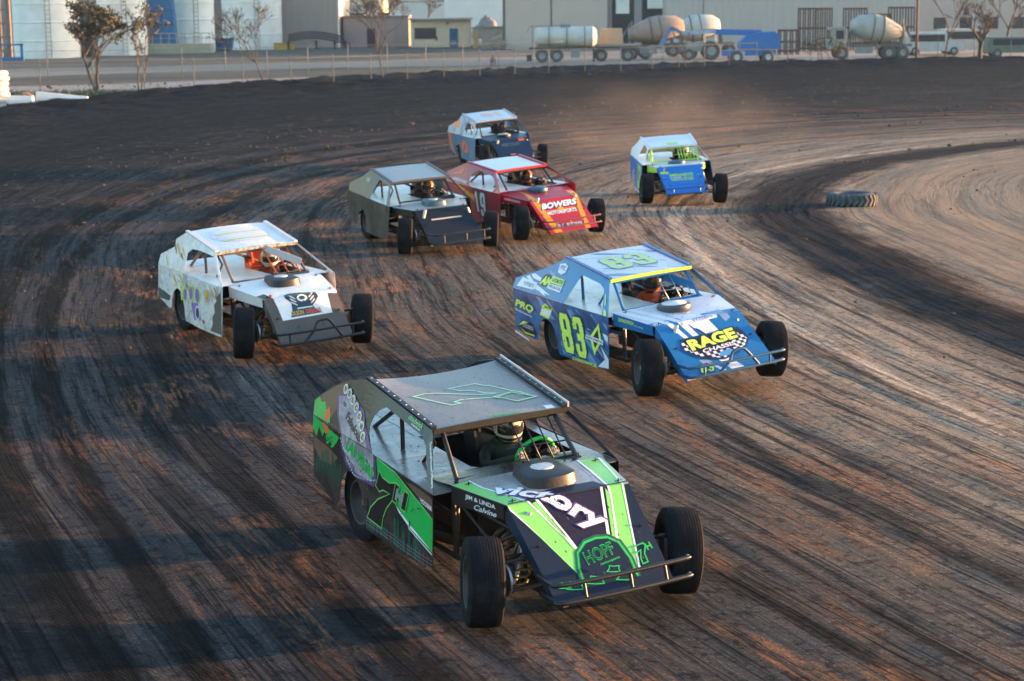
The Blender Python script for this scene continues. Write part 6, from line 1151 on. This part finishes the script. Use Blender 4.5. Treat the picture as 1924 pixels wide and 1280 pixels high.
    hood += [(K, 7, TXT('RAGE', (1.225, -.36), (1.155, .36), (1.02, -.35), .10)), (Y, 8, TXT('RAGE', (1.21, -.34), (1.14, .34), (1.04, -.34), .05)), (W, 8, TXT('CHASSIS', (1.275, -.22), (1.24, .25), (1.215, -.21), .03)), (ST, 7, tri2d([(1.37, -.05), (1.30, .0), (1.28, .14), (1.33, .19), (1.37, .12)])),
             (W, 3, tri2d([(.80, -.25), (.70, -.22), (.66, .2), (.70, .27), (.77, .25)])), (LI, 4, TXT("WEBB'S", (.785, -.10), (.755, .20), (.70, -.09), .02)),
             (DB, 3, tri2d([(1.57, -.43), (1.57, -.22), (1.42, -.17), (1.42, -.37)])), digit('8', Y, 4, (1.55, -.40), (1.55, -.32), (1.435, -.355)), digit('3', Y, 4, (1.55, -.30), (1.55, -.22), (1.435, -.255))]
    skirt = [(Y, 2, TXT('DYNOTECH', (.10, -.075), (.36, -.07), (.10, -.03), .03)), (W, 2, TXT('Racing', (.38, -.085), (.52, -.08), (.38, -.055), .0))]
    bl = paint(B_, .32, .14, name='blue')
    build_car('blue', 'blue and white race car number 83 with yellow-green digits, its front wheel off the dirt', dict(sail_shape='std', side=paint((.003, .065, .17), .32, .12, name='mid_blue', c2=(.012, .12, .30), s2=3), sail=paint((.03, .20, .42), .3, .15, name='sail_blue'), roof=paint((.66, .64, .67), .3, .12, name='roof_white'), hood=paint((.60, .60, .66), .28, .1, .1, name='hood_white'), deck=paint((.66, .64, .61), .3, .16, .25, name='deck_white'), rail=bl, visor=paint((.42, .60, .06), .5, .1, name='lime_trim'), cowl=paint((.62, .62, .68), .3, .1, .1, name='cowl_white'), skirt_m=[bl], flange_m=[bl], dm=dm,
        decals=dict(side=side, sail=sail, roof=roof, hood=hood, skirt=skirt), cage=bl, bumper='hoop', bumper_m=paint((.003, .06, .15), .35, .1, name='bumper_blue'), wheel=paint((.02, .02, .02), .6, .05, name='grip'), cowl_x=.34, hole=(-.80, .32, .0, .66), dash=bl, tub=BLACK, seat=BLACK, flap=bl, bars=3, bars_m=STEEL, scoop='round', scoop_x=.26, scoop_y=-.04, scoop_m=paint((.05, .06, .07), .3, .1, name='scoop_dark'), scoop_top=paint((.7, .68, .64), .3, .15, name='scoop_white'), hub=paint((.4, .6, .05), .4, .1, name='lime_hub'), steer=-18,
        driver=dict(label='driver in an orange suit inside the blue number 83 race car', suit=simple((.55, .09, .02), .8, 'orange_suit', (.45, .06, .02), 5), helmet=paint((.03, .04, .06), .25, .1, name='helmet_navy'), helmet2=paint((.55, .10, .02), .25, .1, name='helmet_orange'), glove=BLACK)))
def build_white():
    W0 = (.74, .73, .71); dm = [paint((.22, .13, .42), .35, .12, name='violet'), paint((.45, .62, .12), .35, .12, name='yellow_lime'), paint((.02, .05, .06), .35, .1, name='teal_black'), paint((.70, .68, .68), .35, .1, name='white2'), paint((.60, .10, .04), .4, .1, name='red_orange'), paint((.07, .06, .055), .5, .3, name='dark_grey'), paint((.55, .33, .06), .4, .1, name='ochre'), paint((.66, .60, .72), .35, .1, name='pale_lilac')]
    V, Y, T, W, RD, DG, OC, PL = range(1, 9)
    def bubble(cx, cy, rx, ry, tilt, a, b, lay): return [(a, lay, tri2d(ell(cx, cy, rx, ry, 20, tilt))), (b, lay + 1, tri2d(ell(cx, cy, rx * .68, ry * .76, 20, tilt)))]
    side = bubble(-.86, .60, .10, .11, .2, Y, V, 2) + bubble(-.60, .65, .12, .12, -.2, Y, V, 2) + bubble(-.32, .66, .13, .13, -.1, Y, V, 2) + bubble(-.30, .42, .11, .10, .2, W, T, 4) + [(V, 2.5, tri2d([(-.6, .52), (-.3, .56), (-.15, .34), (-.45, .30)])), (OC, 2, tri2d([(-.06, .76), (.05, .79), (.12, .72), (.06, .62), (-.02, .66)])), (DG, 1.2, tri2d([(.36, .80), (.44, .74), (.62, .84), (.62, .25), (.22, .25), (.30, .36), (.27, .44), (.36, .52), (.33, .62), (.42, .68)])), (T, 1, tri2d([(-2.05, .55), (-1.45, .50), (-1.5, .42), (-2.0, .4)])), (RD, 3, tri2d(ell(-.05, .33, .05, .03, 8))), (Y, 1.5, tri2d([(-1.1, .75), (-1.0, .5), (-.95, .5), (-1.0, .78)]))]  # jagged dark patch at the front edge is painted shade
    side += shards(31, (-2.0, .4, .4, .85), 22, -.5, (.008, .03), (.1, .3), (T, OC, PL, W, DG), 1, [(-1.98, .66), (.5, .66), (.5, .86), (-1.98, .86)])
    sail = shards(21, (-2.0, -1.1, .93, 1.38), 16, -.6, (.01, .035), (.12, .3), (T, OC, W, PL), 1, [(-1.98, .90), (-1.02, .93), (-1.05, 1.36), (-1.45, 1.24), (-1.98, 1.03)])
    roof = [(W, 1, tri2d(ell(-.68, .02, .36, .45, 30))), (PL, 2, tri2d(ell(-.68, .02, .34, .43, 30)))]
    for k in range(4): roof += [(Y if k % 2 else W, 3, tri2d([(-.92 + k * .15, -.36), (-.86 + k * .15, -.3), (-.88 + k * .15, .34), (-.93 + k * .15, .40)]))]
    hood = [(DG, 1, tri2d([(1.62, -.6), (1.62, .6), (1.18, .6), (1.20, -.375), (1.0, -.38), (.60, -.42), (.66, -.57), (.9, -.57)])), (DG, 1.1, tri2d([(.88, .38), (1.2, .34), (1.2, .6), (.86, .6), (.90, .5)]))]
    hood += [(T, 2, tri2d([(.865, -.235), (.79, -.22), (.745, -.13), (.76, .0), (.80, .12), (.83, .21), (.90, .235), (.96, .19), (1.03, .11), (1.09, .13), (1.16, .19), (1.17, -.25), (1.08, -.20), (.95, -.17)])), (W, 3, tri2d(ell(.90, .0, .055, .075, 14))), (T, 4, tri2d(ell(.895, .0, .03, .045, 12)))]
    for k in range(6): sg = -1 if k % 2 else 1; hood.append((W, 3, tri2d(stroke([(.84 + .05 * (k // 2), sg * .17), (.90 + .05 * (k // 2), sg * .10)], .016))))
    hood += [(OC, 3, TXT('OLSON', (1.15, -.23), (1.15, -.05), (1.08, -.23), .04)), (RD, 3, TXT('DESIGNS', (1.15, -.02), (1.15, .20), (1.08, -.02), .04)), (W, 3, tri2d(stroke([(1.05, -.12), (1.05, .10)], .02)))]
    for y in (-.2, .16): hood.append((T, 2, tri2d(ell(1.33, y, .03, .025, 12))))
    rd = paint((.62, .09, .02), .4, .12, name='cage_orange')
    build_car('white', 'white race car with purple side graphics and a black nose, left of the others', dict(sail_shape='white', crown=.02, side=paint((.62, .59, .56), .4, .2, c2=(.30, .30, .28), s2=4.5, lo=.48, hi=.66, name='side_white_worn'), sail=paint((.68, .67, .66), .4, .2, c2=(.55, .55, .56), s2=6, name='sail_white'), roof=paint((.72, .71, .72), .4, .15, name='roof_white_w'), hood=paint(W0, .4, .10, name='hood_white_w'), deck=paint((.74, .70, .64), .45, .14, name='deck_white_w'), rail=paint((.6, .6, .62), .4, .2, name='rail_grey'), visor=paint((.10, .13, .12), .6, .3, c2=(.4, .4, .36), s2=18, name='chipped_visor'), cowl=paint(W0, .4, .10, name='hood_white_w'), skirt_m=[paint((.55, .53, .52), .4, .2, name='skirt_white')], flange_m=[paint((.12, .11, .10), .5, .35, name='flange_grime')], dm=dm,
        decals=dict(side=side, sail=sail, roof=roof, hood=hood), cage=paint((.10, .08, .07), .4, .2, name='cage_dark'), bars_m=rd, bars=3, bar_r=.012, bumper='hoop', bumper_m=BLACK, wheel=paint((.02, .02, .02), .6, .05, name='grip'), cowl_x=.36, hole=(-.78, .26, .12, .64), scoop='wedge', scoop_x=.22, seat=rd, flap=paint((.45, .45, .47), .4, .2, name='grey_flap'), steer=-22, shock=rd,
        driver=dict(label='driver in a pale helmet beside orange cage tubes in the white race car', suit=simple((.05, .05, .05), .8, 'dark_suit', (.3, .05, .02), 5), helmet=paint((.60, .45, .33), .3, .1, name='helmet_tan'), helmet2=paint((.5, .5, .5), .3, .1, name='helmet_grey'), glove=BLACK)))
def build_black():
    dm = [paint((.45, .44, .43), .4, .2, name='grey_mark'), paint((.007, .013, .020), .5, .02, name='mesh_black', spec=.2)]
    sail = [(1, 1, TXT('H', (-1.15, 1.18), (-1.0, 1.17), (-1.10, 1.27), .03))]
    hood = [(2, 1, tri2d([(.62, -.6), (.62, .6), (1.6, .6), (1.6, -.6)]))]
    build_car('black', 'plain black race car with bare metal interior beside the red number 19', dict(sail_shape='std', side=paint((.010, .012, .015), .4, .03, .0, c2=(.034, .038, .042), s2=3.5, name='side_black_worn', spec=.25), sail=paint((.030, .042, .052), .35, .04, .0, name='sail_black', spec=.3), roof=paint((.34, .34, .32), .4, .12, .1, name='roof_pale'), hood=paint((.40, .39, .36), .33, .15, .3, name='hood_pale'), deck=paint((.66, .63, .58), .35, .12, .3, name='deck_alu'), rail=paint((.05, .06, .07), .4, .1, name='rail_black'), cowl=paint((.52, .50, .46), .33, .15, .3, name='cowl_pale'), skirt_m=[BLACK], flange_m=[BLACK], dm=dm, decals=dict(sail=sail, hood=hood), cage=BLACK, bumper_m=BLACK, stubs=(-.34, .1, .45), wheel=BLACK, cowl_x=.34, hole=(-.80, .30, .02, .66), bars=5, scoop_m=paint((.03, .07, .09), .3, .1, name='scoop_teal'), scoop_x=.24, steer=-22,
        driver=dict(label='dark-suited driver inside the plain black race car', suit=simple((.03, .03, .03), .8, 'dark_suit2'), helmet=paint((.12, .06, .04), .3, .1, name='helmet_brown'), helmet2=paint((.45, .2, .05), .3, .1, name='helmet_amber'), glove=BLACK)))
def build_red():
    dm = [paint((.80, .26, .01), .35, .08, name='amber'), paint((.70, .70, .70), .4, .1, name='white3'), paint((.10, .012, .03), .35, .1, name='dark_red'), paint((.04, .03, .08), .35, .1, name='navy2'), paint((.75, .12, .02), .35, .05, name='orange_red')]
    A, W, DR, NV2, OR = range(1, 6)
    hood = [(A, 1, tri2d([(0, -.37), (.3, -.31), (.9, -.37), (1.745, -.27), (1.76, -.43), (.75, -.50), (.3, -.38)])), (A, 1, tri2d([(.40, .50), (.5, .63), (.9, .52), (1.76, .36), (1.76, .25), (.9, .42)])), (NV2, 2, tri2d([(1.10, -.45), (.90, -.33), (.93, .46), (1.09, .40)])), (W, 3, TXT('BOWERS', (1.08, -.40), (1.06, .39), (.92, -.33), .04)), (NV2, 2, TXT('MOTORSPORTS', (1.26, -.36), (1.25, .32), (1.15, -.34), .07)), (W, 3, TXT('MOTORSPORTS', (1.255, -.35), (1.245, .31), (1.155, -.33), .03)), (OR, 3, tri2d([(1.12, -.35), (1.125, 0), (1.11, .32), (1.14, .3), (1.15, 0), (1.14, -.33)])), (A, 4, tri2d(ell(1.12, 0, .05, .07, 16))), (W, 2, TXT('R.C. BROWN', (1.62, -.28), (1.62, .24), (1.53, -.27), .02))]
    side = [(A, 1, tri2d([(-1.5, .88), (-.7, .70), (-.1, .48), (.4, .28), (.5, .34), (.1, .52), (-.6, .78), (-1.5, .95)])), (DR, 2, tri2d([(-.7, .92), (.05, .90), (.12, .36), (-.35, .36)])), digit('1', W, 3, (-.45, .47), (-.28, .46), (-.58, .87)), digit('9', W, 3, (-.22, .40), (.0, .40), (-.30, .86))]
    sail = [(W, 1, TXT('HARDWARE', (-1.7, 1.0), (-1.0, .97), (-1.68, 1.06), .02)), (OR, 1, tri2d([(-1.8, 1.1), (-1.4, 1.2), (-1.2, 1.3), (-1.3, 1.15)])), (A, 1, tri2d([(.45, 1.0), (.62, .92), (.40, .92)]))]
    roof = [(2, 1, tri2d([(-1.1, -.52), (-.04, -.52), (-.04, .52), (-1.1, .52)]))]
    rd = paint((.33, .010, .028), .32, .10, name='crimson')
    build_car('red', 'crimson race car number 19 with orange stripes down its nose', dict(sail_shape='round', side=rd, sail=paint((.36, .04, .07), .32, .2, name='sail_red'), roof=paint((.30, .04, .06), .3, .15, name='roof_red'), hood=rd, deck=paint((.74, .71, .66), .4, .1, .1, name='deck_pale_r'), rail=rd, cowl=rd, skirt_m=[rd], flange_m=[rd], dm=dm, decals=dict(side=side, sail=sail, roof=roof, hood=hood, skirt=[(2, 2, TXT('ARMSTRONG', (.12, -.085), (.55, -.08), (.12, -.04), .03))]), cage=BLACK, bumper_m=paint((.10, .02, .03), .4, .2, name='bumper_dark'), stubs=(-.4, -.1, .2, .45), wheel=BLACK, cowl_x=.36, hole=(-.80, .30, .0, .66), bars=3, scoop='round', scoop_m=paint((.01, .06, .10), .3, .1, name='scoop_blue'), scoop_top=paint((.02, .08, .12), .3, .1, name='scoop_blue_top'), scoop_x=.18, steer=-20, banner='PINVENKI',
        driver=dict(label='orange-gloved driver inside the crimson number 19 race car', suit=simple((.05, .02, .02), .8, 'dark_suit3'), helmet=paint((.02, .02, .025), .3, .1, name='helmet_black'), helmet2=paint((.6, .15, .03), .3, .1, name='helmet_orange2'), glove=paint((.5, .15, .03), .7, .1, name='orange_glove'))))
def build_sky():
    bl = paint((.008, .15, .48), .3, .08, name='sky_blue'); lg = paint((.36, .62, .08), .35, .1, name='lime2')
    dm = [lg, paint((.6, .6, .6), .4, .1, name='white4'), paint((.004, .09, .32), .3, .08, name='sky_blue_dark'), paint((.14, .06, .05), .4, .1, name='maroon')]
    hood = [(1, 2, TXT('MENASCO', (1.03, -.29), (1.02, .25), (.93, -.29), .05)), (2, 2, TXT('BUILDERS', (1.10, -.28), (1.10, -.02), (1.04, -.28), .03)), (1, 2, TXT('inc', (1.10, .02), (1.10, .25), (1.04, .02), .03)), (1, 2, TXT('WELDING 805', (1.17, -.28), (1.17, .24), (1.11, -.28), .04)), (1, 2, tri2d([(.84, -.50), (.91, -.49), (.92, -.32), (.88, -.29), (.84, -.33)])), (3, 1, tri2d([(1.30, -.6), (1.30, .6), (1.315, .6), (1.315, -.6)])), (3, 1, tri2d([(1.315, -.33), (1.5, -.33), (1.5, -.31), (1.315, -.31)])), (3, 1, tri2d([(1.315, .30), (1.5, .30), (1.5, .32), (1.315, .32)])), (2, 2, tri2d(ell(1.05, -.42, .015, .015, 6))), (2, 2, tri2d(ell(1.0, .38, .015, .015, 6)))]
    hood += [(5, .5, tri2d([(0, -.75), (0, .75), (.66, .6), (.66, -.6)]))]
    dm.append(paint((.62, .63, .66), .35, .12, name='hood_silver'))
    side = [(1, 1, tri2d([(-.3, .84), (.3, .80), (.35, .3), (-.1, .3)])), (2, 2, tri2d([(-.6, .25), (.5, .24), (.5, .20), (-.6, .2)])), (3, 2, tri2d([(-.1, .7), (.1, .7), (.12, .45), (-.05, .45)]))]
    roof = [(1, 1, tri2d([(-.25, -.12), (-.25, .16), (.05, .16), (.05, -.12)])), (2, .8, tri2d([(-1, -.5), (-1, .5), (-.5, .5), (-.5, -.5)]))]
    build_car('sky', 'bright blue race car with lime cage tubes and a white roof, farthest right', dict(sail_shape='std', side=bl, sail=paint((.66, .68, .74), .35, .12, name='sail_pale'), roof=paint((.62, .66, .78), .35, .1, name='roof_pale_blue'), hood=bl, deck=paint((.76, .73, .68), .4, .1, name='deck_pale_s'), rail=paint((.6, .62, .70), .4, .1, name='rail_pale'), cowl=paint((.7, .7, .7), .35, .12, name='cowl_pale_s'), skirt_m=[lg], flange_m=[bl], dm=dm, decals=dict(hood=hood, side=side, roof=roof), cage=lg, bars=6, bar_r=.012, bumper_m=paint((.006, .10, .36), .3, .1, name='bumper_sky'), stubs=(-.3, .3), wheel=BLACK, cowl_x=.36, hole=(-.80, .30, .0, .66), scoop='round', scoop_m=paint((.01, .07, .12), .3, .1, name='scoop_teal2'), scoop_top=paint((.01, .05, .09), .3, .1, name='scoop_teal3'), scoop_x=.14, hub=lg, steer=0,
        driver=dict(label='driver behind lime green bars in the bright blue race car', suit=simple((.02, .02, .03), .8, 'dark_suit4'), helmet=paint((.6, .6, .6), .3, .1, name='helmet_w'), helmet2=paint((.1, .1, .1), .3, .1, name='helmet_b'), glove=BLACK)))
def build_orange():
    dm = [paint((.78, .12, .03), .35, .1, name='hot_orange'), paint((.10, .12, .12), .4, .1, name='dull_grey'), paint((.55, .57, .6), .4, .1, name='white5'), paint((.72, .40, .30), .4, .1, name='faded_orange')]
    side = [(1, 1, tri2d(ell(-.45, .58, .36, .17, 8, -.2))), (1, 1, tri2d([(-2.1, .9), (-1.85, .87), (-1.75, .6), (-1.6, .35), (-1.8, .4), (-2.0, .55)])), (2, 2, TXT('8', (-.55, .48), (-.35, .47), (-.57, .68), .05))]
    sail = [(1, 1, tri2d([(-1.7, 1.2), (-1.2, 1.3), (-1.1, 1.1), (-1.5, 1.05)]))]
    roof = [(4, 1, TXT('81', (-.3, -.25), (-.3, .35), (-.8, -.25), .08))]
    hood = [(2, 1, TXT('WEST COAST', (.98, -.3), (.98, .25), (.85, -.3), .03)), (1, 1, tri2d([(.72, .25), (.72, .42), (.82, .42), (.82, .25)])), (1, 1, tri2d([(1.3, -.15), (1.3, .0), (1.4, .0), (1.4, -.15)]))]
    nb = paint((.007, .028, .062), .35, .04, name='night_blue', spec=.25)
    build_car('orange', 'blue and orange race car at the back of the pack, behind the red one', dict(sail_shape='std', side=paint((.03, .13, .24), .35, .2, name='side_teal_blue'), sail=paint((.30, .36, .45), .35, .2, c2=(.05, .15, .3), s2=3, name='sail_grey_blue'), roof=paint((.55, .58, .62), .35, .12, name='roof_pale_o'), hood=nb, deck=paint((.74, .72, .68), .4, .1, name='deck_pale_o'), rail=paint((.35, .38, .42), .4, .1, name='rail_o'), cowl=paint((.06, .14, .24), .35, .15, name='cowl_o'), skirt_m=[nb], flange_m=[BLACK], dm=dm, decals=dict(hood=hood, side=side, roof=roof, sail=sail), cage=BLACK, bumper_m=BLACK, wheel=BLACK, cowl_x=.36, hole=(-.80, .30, .0, .66), scoop='round', scoop_x=.2, steer=-15, net=paint((.02, .02, .02), .8, .1, name='net'),
        driver=dict(label='driver in the shadowed cockpit of the blue and orange race car', suit=simple((.03, .03, .04), .8, 'dark_suit5'), helmet=paint((.03, .03, .04), .3, .1, name='helmet_k'), helmet2=paint((.2, .06, .03), .3, .1, name='helmet_r'), glove=BLACK)))
build_green(); build_blue(); build_white(); build_black(); build_red(); build_sky(); build_orange()
